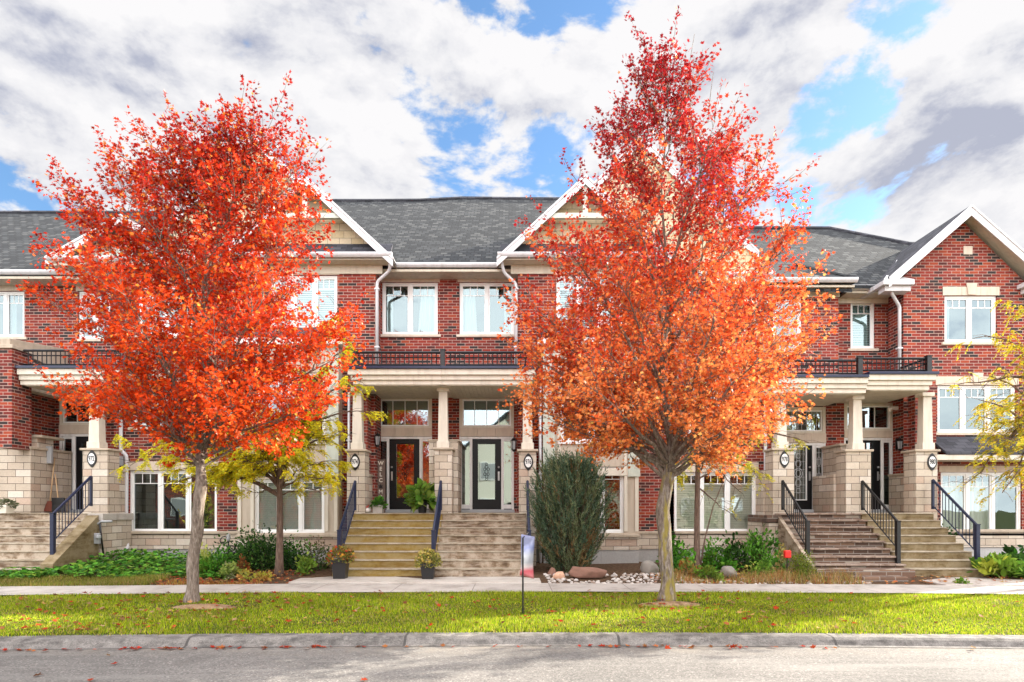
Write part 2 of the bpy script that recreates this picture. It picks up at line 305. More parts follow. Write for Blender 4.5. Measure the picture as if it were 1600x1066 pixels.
class MB:
    def __init__(s): s.v = []; s.f = []
    def quad(s, *p):
        n = len(s.v); s.v += [tuple(q) for q in p]; s.f.append(tuple(range(n, n + len(p)))); return s
    def box(s, x0, x1, y0, y1, z0, z1):
        if x0 > x1: x0, x1 = x1, x0
        n = len(s.v)
        s.v += [(x0, y0, z0), (x1, y0, z0), (x1, y1, z0), (x0, y1, z0), (x0, y0, z1), (x1, y0, z1), (x1, y1, z1), (x0, y1, z1)]
        s.f += [tuple(n + i for i in q) for q in ((0, 3, 2, 1), (4, 5, 6, 7), (0, 1, 5, 4), (1, 2, 6, 5), (2, 3, 7, 6), (3, 0, 4, 7))]; return s
    def prism(s, poly, y0, y1):                       # polygon in x,z extruded along y
        n = len(s.v); k = len(poly)
        s.v += [(x, y0, z) for x, z in poly] + [(x, y1, z) for x, z in poly]
        s.f.append(tuple(range(n, n + k))); s.f.append(tuple(range(n + 2 * k - 1, n + k - 1, -1)))
        for i in range(k): j = (i + 1) % k; s.f.append((n + i, n + k + i, n + k + j, n + j))
        return s
    def slab(s, pts, th):                             # coplanar 3-D polygon thickened downward
        n = len(s.v); k = len(pts)
        s.v += [tuple(p) for p in pts] + [(p[0], p[1], p[2] - th) for p in pts]
        s.f.append(tuple(range(n, n + k))); s.f.append(tuple(range(n + 2 * k - 1, n + k - 1, -1)))
        for i in range(k): j = (i + 1) % k; s.f.append((n + i, n + k + i, n + k + j, n + j))
        return s
    def profx(s, prof, x0, x1):                       # profile in y,z extruded along x
        n = len(s.v); k = len(prof)
        s.v += [(x0, y, z) for y, z in prof] + [(x1, y, z) for y, z in prof]
        s.f.append(tuple(range(n, n + k))); s.f.append(tuple(range(n + 2 * k - 1, n + k - 1, -1)))
        for i in range(k): j = (i + 1) % k; s.f.append((n + i, n + k + i, n + k + j, n + j))
        return s
    def tube(s, pts, r, n=8, cap=True):
        pts = [Vector(p) for p in pts]; rs = r if isinstance(r, (list, tuple)) else [r] * len(pts); base = len(s.v)
        up = Vector((0, 0, 1)); side = None
        for i, p in enumerate(pts):
            d = (pts[min(i + 1, len(pts) - 1)] - pts[max(i - 1, 0)]).normalized()
            if side is None:
                side = d.cross(up if abs(d.z) < 0.95 else Vector((1, 0, 0))).normalized()
            side = (side - d * side.dot(d)).normalized(); o = d.cross(side)
            for k in range(n):
                a = 2 * math.pi * k / n; q = p + (side * math.cos(a) + o * math.sin(a)) * rs[i]; s.v.append((q.x, q.y, q.z))
        for i in range(len(pts) - 1):
            for k in range(n):
                a = base + i * n + k; b_ = base + i * n + (k + 1) % n; s.f.append((a, b_, b_ + n, a + n))
        if cap:
            s.f.append(tuple(base + k for k in reversed(range(n)))); e = base + (len(pts) - 1) * n; s.f.append(tuple(e + k for k in range(n)))
        return s
    def bar(s, a, b_, w, h=None):                     # square bar between two points
        return s.tube([a, b_], (w if h is None else h) * 0.7071, 4)
    def lathe(s, cx, cy, prof, n=20, squash=1.0):
        base = len(s.v)
        for r, z in prof:
            for k in range(n):
                a = 2 * math.pi * k / n; s.v.append((cx + r * math.cos(a), cy + r * math.sin(a) * squash, z))
        for i in range(len(prof) - 1):
            for k in range(n):
                a = base + i * n + k; b_ = base + i * n + (k + 1) % n; s.f.append((a, b_, b_ + n, a + n))
        s.f.append(tuple(base + k for k in reversed(range(n)))); e = base + (len(prof) - 1) * n; s.f.append(tuple(e + k for k in range(n)))
        return s
    def build(s, name, mat, parent=None, bev=0.0, smooth=False, label=None):
        off = wloc(parent) if parent is not None else Vector((0, 0, 0))
        me = bpy.data.meshes.new(name)
        me.from_pydata([(x - off.x, y - off.y, z - off.z) for x, y, z in s.v], [], s.f)
        me.materials.append(M[mat]); o = bpy.data.objects.new(name, me); C.objects.link(o)
        if parent is not None: o.parent = parent
        if smooth:
            me.polygons.foreach_set('use_smooth', [True] * len(me.polygons))
        if bev:
            mod = o.modifiers.new('bevel', 'BEVEL'); mod.width = bev; mod.segments = 2; mod.limit_method = 'ANGLE'
        me.update()
        if label: o['label'] = label
        return o
def Box(name, mat, parent, x0, x1, y0, y1, z0, z1, bev=0.006): return MB().box(x0, x1, y0, y1, z0, z1).build(name, mat, parent, bev)

def np_mesh(name, mat, verts, faces_flat, face_n, cols=None, parent=None):
    off = wloc(parent) if parent is not None else Vector((0, 0, 0))
    verts = np.asarray(verts, dtype=np.float32) - np.array(off, dtype=np.float32)
    me = bpy.data.meshes.new(name); nv = len(verts); nf = len(faces_flat) // face_n
    me.vertices.add(nv); me.vertices.foreach_set('co', verts.ravel())
    me.loops.add(len(faces_flat)); me.loops.foreach_set('vertex_index', np.asarray(faces_flat, dtype=np.int32))
    me.polygons.add(nf); me.polygons.foreach_set('loop_start', np.arange(0, nf * face_n, face_n, dtype=np.int32))
    me.update(calc_edges=True); me.validate()
    if cols is not None:
        a = me.color_attributes.new('Col', 'FLOAT_COLOR', 'POINT')
        a.data.foreach_set('color', np.concatenate([cols, np.ones((nv, 1))], 1).astype(np.float32).ravel())
    me.materials.append(M[mat]); o = bpy.data.objects.new(name, me); C.objects.link(o)
    if parent is not None: o.parent = parent
    return o

_dgt = {}
def text(name, body, size, mat, parent, loc, sx=1.0, ext=0.004):
    cu = bpy.data.curves.new('t', 'FONT'); cu.body = body; cu.size = size; cu.extrude = ext; cu.align_x = 'CENTER'; cu.align_y = 'CENTER'
    cu.offset = 0.004 * size / 0.2
    tmp = bpy.data.objects.new('t', cu); C.objects.link(tmp)
    bpy.context.view_layer.update()
    me = bpy.data.meshes.new_from_object(tmp.evaluated_get(bpy.context.evaluated_depsgraph_get()))
    bpy.data.objects.remove(tmp)
    me.transform(Matrix.Rotation(math.radians(90), 4, 'X') @ Matrix.Diagonal((sx, 1, 1, 1)))
    me.materials.append(M[mat]); o = bpy.data.objects.new(name, me); C.objects.link(o); o.parent = parent
    o.location = Vector(loc) - wloc(parent); return o
# ------------------------------------------------------------------ building pieces
YR, YB, YC, YP = 18.0, 17.3, 16.9, 16.25         # door wall, projecting wall, box bay, porch edge (metres from the eye)
FLOOR = 1.45
def W(Y, l, r, t, b): return (X(l, Y), X(r, Y), Z(b, Y), Z(t, Y))

def wall(h, name, mat, x0, x1, z0, z1, Y, holes=(), rev=0.13, label=None):
    mb = MB(); xs = sorted({x0, x1, *[v for q in holes for v in q[:2]]}); zs = sorted({z0, z1, *[v for q in holes for v in q[2:]]})
    xs = [x for x in xs if x0 - 1e-6 <= x <= x1 + 1e-6]; zs = [z for z in zs if z0 - 1e-6 <= z <= z1 + 1e-6]
    for a, b_ in zip(xs, xs[1:]):
        for c, d in zip(zs, zs[1:]):
            mx_, mz = (a + b_) / 2, (c + d) / 2
            if any(q[0] < mx_ < q[1] and q[2] < mz < q[3] for q in holes): continue
            mb.quad((a, Y, c), (b_, Y, c), (b_, Y, d), (a, Y, d))
    for a, b_, c, d in holes:
        r = Y + rev
        mb.quad((a, Y, c), (a, r, c), (a, r, d), (a, Y, d)); mb.quad((b_, Y, c), (b_, Y, d), (b_, r, d), (b_, r, c))
        mb.quad((a, Y, c), (b_, Y, c), (b_, r, c), (a, r, c)); mb.quad((a, Y, d), (a, r, d), (b_, r, d), (b_, Y, d))
    return mb.build(name, mat, h, label=label)
def side_wall(h, name, mat, x, y0, y1, z0, z1):
    return MB().quad((x, y0, z0), (x, y1, z0), (x, y1, z1), (x, y0, z1)).build(name, mat, h)
def room(h, x0, x1, z0, z1, y0, depth=1.1):
    y1 = y0 + depth; e = 0.25; x0 -= e; x1 += e; z0 -= e; z1 += e
    MB().quad((x0, y1, z0), (x1, y1, z0), (x1, y1, z1), (x0, y1, z1)).quad((x0, y0, z0), (x0, y1, z0), (x0, y1, z1), (x0, y0, z1)) \
        .quad((x1, y0, z0), (x1, y1, z0), (x1, y1, z1), (x1, y0, z1)).quad((x0, y0, z0), (x1, y0, z0), (x1, y1, z0), (x0, y1, z0)) \
        .quad((x0, y0, z1), (x1, y0, z1), (x1, y1, z1), (x0, y1, z1)).build('room', 'room_dark', h)

def window(h, rect, Y, n=2, grid=3, top=0.22, sill=True, lintel=0.0, keystone=False, pane='glass', frame='vinyl_white', depth=1.1, sillmat='cut_stone', lint_n=3, even=False, proud=0.0):
    x0, x1, z0, z1 = rect; yf = Y + 0.05 - proud; yb = Y + 0.12
    fw = 0.055; mb = MB(); mb.box(x0, x0 + fw, yf, yb, z0, z1).box(x1 - fw, x1, yf, yb, z0, z1).box(x0 + fw, x1 - fw, yf, yb, z1 - fw, z1).box(x0 + fw, x1 - fw, yf, yb, z0, z0 + fw)
    lw = (x1 - x0 - 2 * fw) / n; g = MB(); panes = MB()
    for i in range(n):
        a, b_ = x0 + fw + i * lw, x0 + fw + (i + 1) * lw
        if i: mb.box(a - 0.035, a + 0.035, yf + 0.003, yb, z0 + fw, z1 - fw)
        s = 0.04; la, lb = a + (0.035 if i else 0), b_ - (0.035 if i < n - 1 else 0); za, zb = z0 + fw, z1 - fw; ys = yf + 0.02
        g.box(la, la + s, ys, yb - .01, za, zb).box(lb - s, lb, ys, yb - .01, za, zb).box(la + s, lb - s, ys, yb - .01, za, za + s).box(la + s, lb - s, ys, yb - .01, zb - s, zb)
        if grid:
            zm = zb - (zb - za) * top if not even else zb
            if not even: g.box(la + s, lb - s, ys + .015, yb - .02, zm - .011, zm + .011)
            for k in range(1, grid):
                xx = la + s + (lb - la - 2 * s) * k / grid; g.box(xx - .010, xx + .010, ys + .018, yb - .022, (zm + .011) if not even else za + s, zb - s)
        panes.quad((la + s, yb - .025, za + s), (lb - s, yb - .025, za + s), (lb - s, yb - .025, zb - s), (la + s, yb - .025, zb - s))
    w = mb.build('window', frame, h, 0.004)
    g.build('sash', frame, w); panes.build('pane', pane, w)
    if sill: Box('sill', sillmat, w, x0 - .09, x1 + .09, Y - .05, Y + .06, z0 - .075, z0 - .001)
    if lintel:
        lm = MB(); a, b_ = x0 - .06, x1 + .06
        for k in range(lint_n):
            u, v = a + (b_ - a) * k / lint_n, a + (b_ - a) * (k + 1) / lint_n; lm.box(u + .003, v - .003, Y - .018, Y + .05, z1 + .002, z1 + lintel)
        l = lm.build('lintel', 'cut_stone', h, 0.005)
        if keystone:
            xc = (x0 + x1) / 2; MB().prism([(xc - .10, z1 + .01), (xc + .10, z1 + .01), (xc + .15, z1 + lintel + .09), (xc - .15, z1 + lintel + .09)], Y - .05, Y - .019).build('keystone', 'cut_stone', l, 0.005)
    if depth: room(h, x0, x1, z0, z1, Y + .125, depth)
    return w

def curtain(rect, y, label, waves=6, group='curtains seen through the windows', flare=0.0):
    x0, x1, z0, z1 = rect; mb = MB(); N = 48; a = []
    for i in range(N + 1):
        t = i / N; yy = y + 0.035 * math.sin(t * waves * 2 * math.pi); xt = x0 + (x1 - x0) * t; xb = xt - flare * (1 - t) if flare > 0 else xt - flare * t
        a.append(((xb, yy, z0), (xt, yy, z1)))
    for (p, q), (r, s) in zip(a, a[1:]): mb.quad(p, r, s, q)
    o = mb.build('curtain', 'curtain_cloth', None, smooth=True); return tag(o, label, 'curtain', group)
def blind(rect, y, label, pitch=0.06, mat='blind_cloth'):
    x0, x1, z0, z1 = rect; mb = MB(); z = z0
    while z < z1: mb.quad((x0, y + .018, z + pitch * .95), (x1, y + .018, z + pitch * .95), (x1, y - .018, z), (x0, y - .018, z)); z += pitch
    o = mb.build('window_blind', mat, None); return tag(o, label, 'blind', 'blinds drawn behind windows')

def doorset(h, Y, frame, trans, hdr, leaf, glass, sides, lites=4, ornate=False, handle=1, trim='trim_beige', tglass='glass_door'):
    fl, fr = X(frame[0], Y), X(frame[1], Y); tt, tb = Z(trans[0], Y), Z(trans[1], Y); ht = Z(hdr, Y); yf = Y + 0.02
    zf = FLOOR + 0.09
    # transom light over the door
    tw = MB(); tw.box(fl, fl + .09, yf, Y + .13, tb, tt).box(fr - .09, fr, yf, Y + .13, tb, tt).box(fl + .09, fr - .09, yf, Y + .13, tt - .09, tt).box(fl + .09, fr - .09, yf, Y + .13, tb, tb + .06)
    t_ = tw.build('transom_window', trim, h, 0.005)
    a, b_ = fl + .09, fr - .09; g = MB(); s = .035
    g.box(a, a + s, yf + .03, Y + .12, tb + .06, tt - .09).box(b_ - s, b_, yf + .03, Y + .12, tb + .06, tt - .09).box(a + s, b_ - s, yf + .03, Y + .12, tt - .09 - s, tt - .09).box(a + s, b_ - s, yf + .03, Y + .12, tb + .06, tb + .06 + s)
    for k in range(1, lites):
        xx = a + (b_ - a) * k / lites; g.box(xx - .009, xx + .009, yf + .06, Y + .11, tb + .06 + s, tt - .09 - s)
    g.build('sash', 'vinyl_white', t_)
    MB().quad((a, Y + .1, tb + .06), (b_, Y + .1, tb + .06), (b_, Y + .1, tt - .09), (a, Y + .1, tt - .09)).build('pane', tglass, t_)
    if ornate:
        xc, zc = (a + b_) / 2, (tb + tt) / 2; c = MB()
        for k in range(1, 8): xx = a + (b_ - a) * k / 8; c.box(xx - .004, xx + .004, Y + .085, Y + .098, tb + .1, tt - .13)
        for k in range(1, 3): zz = tb + (tt - tb) * k / 3; c.box(a, b_, Y + .084, Y + .097, zz - .004, zz + .004)
        for r, dx in ((.12, 0), (.08, -.2), (.08, .2)): c.tube([(xc + dx + r * math.cos(q * .524), Y + .09, zc + r * .7 * math.sin(q * .524)) for q in range(13)], .008, 4)
        c.build('lead_pattern', 'lead_came', t_)
    lm = MB()
    for k in range(3): u = fl + (fr - fl) * k / 3; lm.box(u + .003, u + (fr - fl) / 3 - .003, Y - .012, Y + .13, ht, tb - .002)
    lm.build('door_header', 'cut_stone', h, 0.005)
    lx0, lx1 = X(leaf[0], Y), X(leaf[1], Y); fm = MB()
    posts = sorted([fl, lx0 - .07, lx1, fr - .07] ) if sides else [fl, fr - .07]
    edges = [(fl, fl + .06), (fr - .06, fr)]
    if abs(lx0 - fl) > .2: edges.append((lx0 - .075, lx0 - .002))
    if abs(fr - lx1) > .2: edges.append((lx1 + .002, lx1 + .075))
    for u, v in edges: fm.box(u, v, yf, Y + .13, FLOOR, ht - .002)
    fm.box(fl + .06, fr - .06, yf + .005, Y + .13, ht - .07, ht - .003)
    df = fm.build('door_frame', 'trim_white', h, 0.004)
    Box('threshold', 'grey_plastic', df, fl - .02, fr + .02, Y - .10, Y + .13, FLOOR + .001, zf, .006)
    # the leaf with its glass insert
    gx0, gx1, gz0, gz1 = X(glass[0], Y), X(glass[1], Y), Z(glass[3], Y), Z(glass[2], Y); zt = ht - .075; d = MB()
    d.box(lx0, gx0, Y + .05, Y + .11, zf, zt).box(gx1, lx1, Y + .05, Y + .11, zf, zt).box(gx0, gx1, Y + .05, Y + .11, zf, gz0).box(gx0, gx1, Y + .05, Y + .11, gz1, zt)
    dr = d.build('door', 'door_paint', h)
    m = .03; MB().box(gx0, gx0 + m, Y + .035, Y + .1, gz0, gz1).box(gx1 - m, gx1, Y + .035, Y + .1, gz0, gz1).box(gx0 + m, gx1 - m, Y + .035, Y + .1, gz1 - m, gz1).box(gx0 + m, gx1 - m, Y + .035, Y + .1, gz0, gz0 + m).build('glass_surround', 'trim_white' if ornate else 'door_paint', dr, .004)
    MB().quad((gx0 + m, Y + .08, gz0 + m), (gx1 - m, Y + .08, gz0 + m), (gx1 - m, Y + .08, gz1 - m), (gx0 + m, Y + .08, gz1 - m)).build('door_glass', 'glass_door', dr)
    xc, zc = (gx0 + gx1) / 2, (gz0 + gz1) / 2
    if ornate:
        c = MB()
        for k in range(1, 5): xx = gx0 + (gx1 - gx0) * k / 5; c.box(xx - .004, xx + .004, Y + .066, Y + .077, gz0 + m, gz1 - m)
        for k in range(1, 7): zz = gz0 + (gz1 - gz0) * k / 7; c.box(gx0 + m, gx1 - m, Y + .065, Y + .076, zz - .004, zz + .004)
        for r, dz in ((.15, 0), (.09, 0), (.10, .28), (.10, -.28), (.07, .5), (.07, -.5)):
            c.tube([(xc + r * .8 * math.cos(q * .524), Y + .068, zc + dz + r * math.sin(q * .524)) for q in range(13)], .008, 4)
        c.build('lead_pattern', 'lead_came', dr)
    else:
        c = MB()
        for r, dz, dx in ((.05, 0, 0), (.035, .07, .05), (.035, .07, -.05), (.035, -.07, .05), (.035, -.07, -.05), (.04, .14, 0), (.04, -.14, 0), (.03, .22, 0), (.03, -.22, 0)):
            c.tube([(xc + dx + r * math.cos(q * .785), Y + .068, zc + dz + r * 1.2 * math.sin(q * .785)) for q in range(9)], .007, 4)
        c.build('lead_pattern', 'metal_black', dr)
    hx = lx1 - .07 if handle > 0 else lx0 + .07
    MB().box(hx - .025, hx + .025, Y + .03, Y + .049, FLOOR + .92, FLOOR + 1.18).box(hx - .012, hx + .012, Y - .02, Y + .029, FLOOR + .95, FLOOR + 1.10).lathe(hx, Y + .03, [(.03, FLOOR + 1.28), (.03, FLOOR + 1.33)], 10).build('handle', 'steel', dr, .004)
    for u, v in sides:
        sx0, sx1 = X(u, Y), X(v, Y); z0, z1 = zf + .02, zt
        sl = MB().box(sx0 - .03, sx0, Y + .05, Y + .11, z0, z1).box(sx1, sx1 + .03, Y + .05, Y + .11, z0, z1).box(sx0, sx1, Y + .05, Y + .11, z1 - .06, z1).box(sx0, sx1, Y + .05, Y + .11, z0, z0 + .12).build('sidelight', 'trim_white', h, .003)
        MB().quad((sx0, Y + .08, z0 + .1), (sx1, Y + .08, z0 + .1), (sx1, Y + .08, z1 - .05), (sx0, Y + .08, z1 - .05)).build('pane', 'glass_door', sl)
        if ornate:
            c = MB(); xm = (sx0 + sx1) / 2
            for k in range(1, 9): zz = z0 + (z1 - z0) * k / 9; c.box(sx0, sx1, Y + .066, Y + .077, zz - .004, zz + .004)
            c.box(xm - .004, xm + .004, Y + .065, Y + .076, z0 + .1, z1 - .06)
            for k in range(3): c.tube([(xm + .05 * math.cos(q * .785), Y + .068, z0 + (z1 - z0) * (.25 + .25 * k) + .14 * math.sin(q * .785)) for q in range(9)], .007, 4)
            c.build('lead_pattern', 'lead_came', sl)
    room(h, fl, fr, FLOOR + .25, tt, Y + .14, 1.2)
    return (fl, fr, FLOOR, tt)

def column(h, xc, y, z0, z1, w=.26):
    mb = MB(); a = w / 2; b_ = w * .42
    mb.v += [(xc - a, y - a, z0 + .18), (xc + a, y - a, z0 + .18), (xc + a, y + a, z0 + .18), (xc - a, y + a, z0 + .18), (xc - b_, y - b_, z1 - .10), (xc + b_, y - b_, z1 - .10), (xc + b_, y + b_, z1 - .10), (xc - b_, y + b_, z1 - .10)]
    mb.f += [(0, 1, 5, 4), (1, 2, 6, 5), (2, 3, 7, 6), (3, 0, 4, 7)]
    mb.box(xc - a - .03, xc + a + .03, y - a - .03, y + a + .03, z0, z0 + .18).box(xc - b_ - .05, xc + b_ + .05, y - b_ - .05, y + b_ + .05, z1 - .10, z1 - .001)
    return mb.build('porch_column', 'trim_beige', h, .006)
def pier(h, x0, x1, y0, y1, z0, z1, cap=.06):
    p = Box('stone_pier', 'stone_block', h, x0, x1, y0, y1, z0, z1, .008)
    Box('pier_cap', 'cap_stone', p, x0 - .05, x1 + .05, y0 - .05, y1 + .05, z1 + .001, z1 + cap, .012); return p
def plaque(h, xc, y, zc, num):
    out, inn = [], []; N = 24; hw, hh = .125, .185
    for k in range(N):
        a = 2 * math.pi * k / N; c, s_ = math.cos(a), math.sin(a)
        stretch_ = 1 + .22 * max(0, abs(s_) - .8) / .2
        out.append((xc + hw * c * (1 - .12 * max(0, abs(s_) - .75) / .25), zc + hh * s_ * stretch_)); inn.append((xc + .088 * c, zc + .143 * s_))
    p = MB().prism(out, y - .022, y - .001).build('number_plaque', 'metal_black', h, .004)
    MB().prism(inn, y - .030, y - .023).build('plaque_face', 'plaque_white', p)
    text('house_number', num, .175, 'metal_black', p, (xc, y - .033, zc), .58, .002); return p
def stair_rail(h, x, top, bot, mat, base_z, ball=True, n=13):
    (yt, zt), (yb, zb) = top, bot; dy, dz = yt - yb, zt - zb
    mb = MB(); mb.tube([(x, yb - .02, zb + .0), (x, yt, zt)], .033, 6); mb.bar((x, yb, zb - .62), (x, yt, zt - .66), .028)
    for k in range(1, n):
        f_ = k / n; mb.bar((x, yb + dy * f_, zb - .62 + (dz - .04) * f_), (x, yb + dy * f_, zb + dz * f_ - .01), .017)
    r = mb.build('stair_railing', mat, h)
    p = MB().box(x - .045, x + .045, yb - .045, yb + .045, base_z, zb + .03)
    p.box(x - .055, x + .055, yb - .055, yb + .055, zb + .03, zb + .05).build('post', mat, r, .006)
    MB().box(x - .03, x + .03, yt - .03, yt + .03, zt - .75, zt + .01).build('post', mat, r, .004)
    return r
def balcony_rail(h, runs, z0, z1, posts, mat='metal_black'):
    mb = MB()
    for (xa, ya), (xb, yb) in runs:
        L = math.hypot(xb - xa, yb - ya); n = max(2, int(L / .115))
        mb.bar((xa, ya, z1), (xb, yb, z1), .045); mb.bar((xa, ya, z1 - .13), (xb, yb, z1 - .13), .022); mb.bar((xa, ya, z0 + .07), (xb, yb, z0 + .07), .03)
        for k in range(1, n): f_ = k / n; x_, y_ = xa + (xb - xa) * f_, ya + (yb - ya) * f_; mb.bar((x_, y_, z0 + .07), (x_, y_, z1 - .02), .022)
    r = mb.build('balcony_railing', mat, h)
    for x_, y_ in posts: MB().box(x_ - .06, x_ + .06, y_ - .06, y_ + .06, z0, z1 + .05).box(x_ - .075, x_ + .075, y_ - .075, y_ + .075, z1 + .05, z1 + .075).build('post', mat, r, .006)
    return r
def porch_roof(h, x0, x1, ztop, zbot, yfront=15.95, yback=18.0, left=True, right=True):
    H = ztop - zbot; p = MB()
    for k, (o, a, b_) in enumerate(((0, .62, 1.0), (.06, .30, .615), (.11, 0, .295))):
        xa = x0 + (o if left else 0); xb = x1 - (o if right else 0)
        p.box(xa, xb, yfront + o, yback - .004 * k, zbot + H * a, zbot + H * b_)
    r = p.build('porch_roof', 'trim_beige', h, .006)
    Box('roof_edge', 'metal_navy', r, x0 - (.05 if left else 0), x1 + (.05 if right else 0), yfront - .05, yback - .02, ztop + .001, ztop + .07, .005)
    s = MB(); x = x0 + .12
    while x < x1 - .12: s.box(x, min(x + .10, x1 - .11), yfront + .14, yback - .02, zbot - .022, zbot - .003); x += .106
    s.build('soffit', 'soffit', r); return r
def stairs(h, x0, x1, mat, n=8, rise=.18, tread=.27, ytop=YP, nose=True, ybase=0.0):
    mb = MB(); tr = MB()
    for k in range(n):
        y1 = ytop - tread * k; zt = FLOOR - rise * k
        if k: mb.box(x0 + .0 * k, x1, y1, y1 + tread + .02, -.3, zt - .025); tr.box(x0 - .002, x1 + .002, y1 - .022, y1 + tread - .001, zt - .024, zt)
        else: mb.box(x0, x1, y1, YR + .1, -.3, zt - .025); tr.box(x0 - .002, x1 + .002, y1 - .022, YR + .1, zt - .024, zt)
    s_ = mb.build('front_steps', mat, h, .01); tr.build('step_tread', 'step_tread_pale', s_, .008); return s_
def downspout(h, pts, r=.045):
    d = MB()
    P = [Vector(p) for p in pts]; q = [P[0]]
    for i in range(1, len(P) - 1):
        a, b_, c = P[i - 1], P[i], P[i + 1]; e = min(.07, (b_ - a).length * .4, (c - b_).length * .4)
        q += [b_ + (a - b_).normalized() * e, b_ + ((a - b_).normalized() + (c - b_).normalized()) * e * .28, b_ + (c - b_).normalized() * e]
    q.append(P[-1]); d.tube(q, r, 8); o = d.build('downspout', 'metal_white', h, smooth=True)
    zs = [p.z for p in P]; zz = min(zs) + .8; s = MB()
    while zz < max(zs) - .6:
        for a, b_ in zip(P, P[1:]):
            if min(a.z, b_.z) < zz < max(a.z, b_.z) and abs(a.z - b_.z) > .4:
                f_ = (zz - a.z) / (b_.z - a.z); c = a + (b_ - a) * f_; s.box(c.x - r - .02, c.x + r + .02, c.y - r - .006, c.y + r + .03, zz - .02, zz + .02)
        zz += 1.6
    if s.v: s.build('strap', 'metal_white', o)
    return o
def gutter(h, x0, x1, y, z):
    return MB().profx([(y - .10, z), (y - .115, z - .03), (y - .10, z - .075), (y - .06, z - .12), (y + .01, z - .12), (y + .01, z - .004)], x0, x1).build('gutter', 'metal_white', h)
def wall_lamp(h, x, y, z, s=1.0):
    l = MB().lathe(x, y - .13, [(.02, z + .22 * s), (.09, z + .15 * s), (.10, z + .14 * s)], 6).lathe(x, y - .13, [(.06, z - .12 * s), (.065, z - .10 * s), (.03, z - .16 * s)], 6).box(x - .05, x + .05, y - .03, y - .002, z - .10, z + .22).bar((x, y - .02, z + .2), (x, y - .13, z + .24), .02)
    l.tube([(x, y - .13, z + .2 * s), (x, y - .13, z + .27 * s)], .012, 6)
    for k in range(6): a = math.pi / 3 * k; l.bar((x + .06 * math.cos(a), y - .13 + .06 * math.sin(a), z - .11 * s), (x + .09 * math.cos(a), y - .13 + .09 * math.sin(a), z + .15 * s), .01)
    o = l.build('wall_lamp', 'metal_black', h); MB().lathe(x, y - .13, [(.045, z - .10 * s), (.07, z + .13 * s)], 6).build('lamp_glass', 'grey_plastic', o); return o
def gable_roof(h, xc, half, zf, zp, y0, y1, over=.14, mat='shingle', name='gable_roof', rake='metal_white', rk=.19, left=True, right=True, soff='soffit_taupe'):
    sl = (zp - zf) / half; out = []
    for sgn in (-1, 1):
        if (sgn < 0 and not left) or (sgn > 0 and not right): continue
        xf = xc + sgn * (half + over); z_f = zf - over * sl
        out.append([(xf, y0, z_f + .09), (xc, y0, zp + .09), (xc, y1, zp + .09), (xf, y1, z_f + .09)])
    mb = MB(); sf = MB(); rb = MB()
    for q in out:
        mb.slab(q, .06); sf.slab([(p[0], p[1] + (.03 if i < 2 else 0), p[2] - .065) for i, p in enumerate(q)], .03)
        (xa, _, za), (xb, _, zb) = q[0], q[1]
        rb.prism([(xa, za - .065), (xb, zb - .065), (xb, zb - .065 - rk), (xa, za - .065 - rk)], y0 - .012, y0 + .02)
        rb.prism([(xa, za + .005), (xb, zb + .005), (xb, zb - .064), (xa, za - .064)], y0 - .035, y0 + .015)
    r = mb.build(name, mat, h); sf.build('rake_soffit', soff, r); rb.build('rake_board', rake, r, .004); return r
def main_roof(h, pts, mat='shingle'):
    return MB().slab(pts, .09).build('roof', mat, h)
def base_course(h, x0, x1, Y, z1=.87, stone=.42, holes=()):
    s = Box('stone_base', 'stone_block', h, x0, x1, Y - .05, Y + .3, z1 - stone, z1, .008)
    Box('base_cap', 'cap_stone', s, x0 - .01, x1 + .01, Y - .10, Y + .02, z1 + .001, z1 + .075, .01)
    Box('foundation', 'foundation_block', h, x0, x1, Y - .02, Y + .3, -.5, z1 - stone - .001, .008)
def closing(h, x0, x1, z1, y0=19.45, y1=28.5):
    MB().box(x0, x1, y0, y1, -.3, z1).build('rear_walls', 'brick', h)

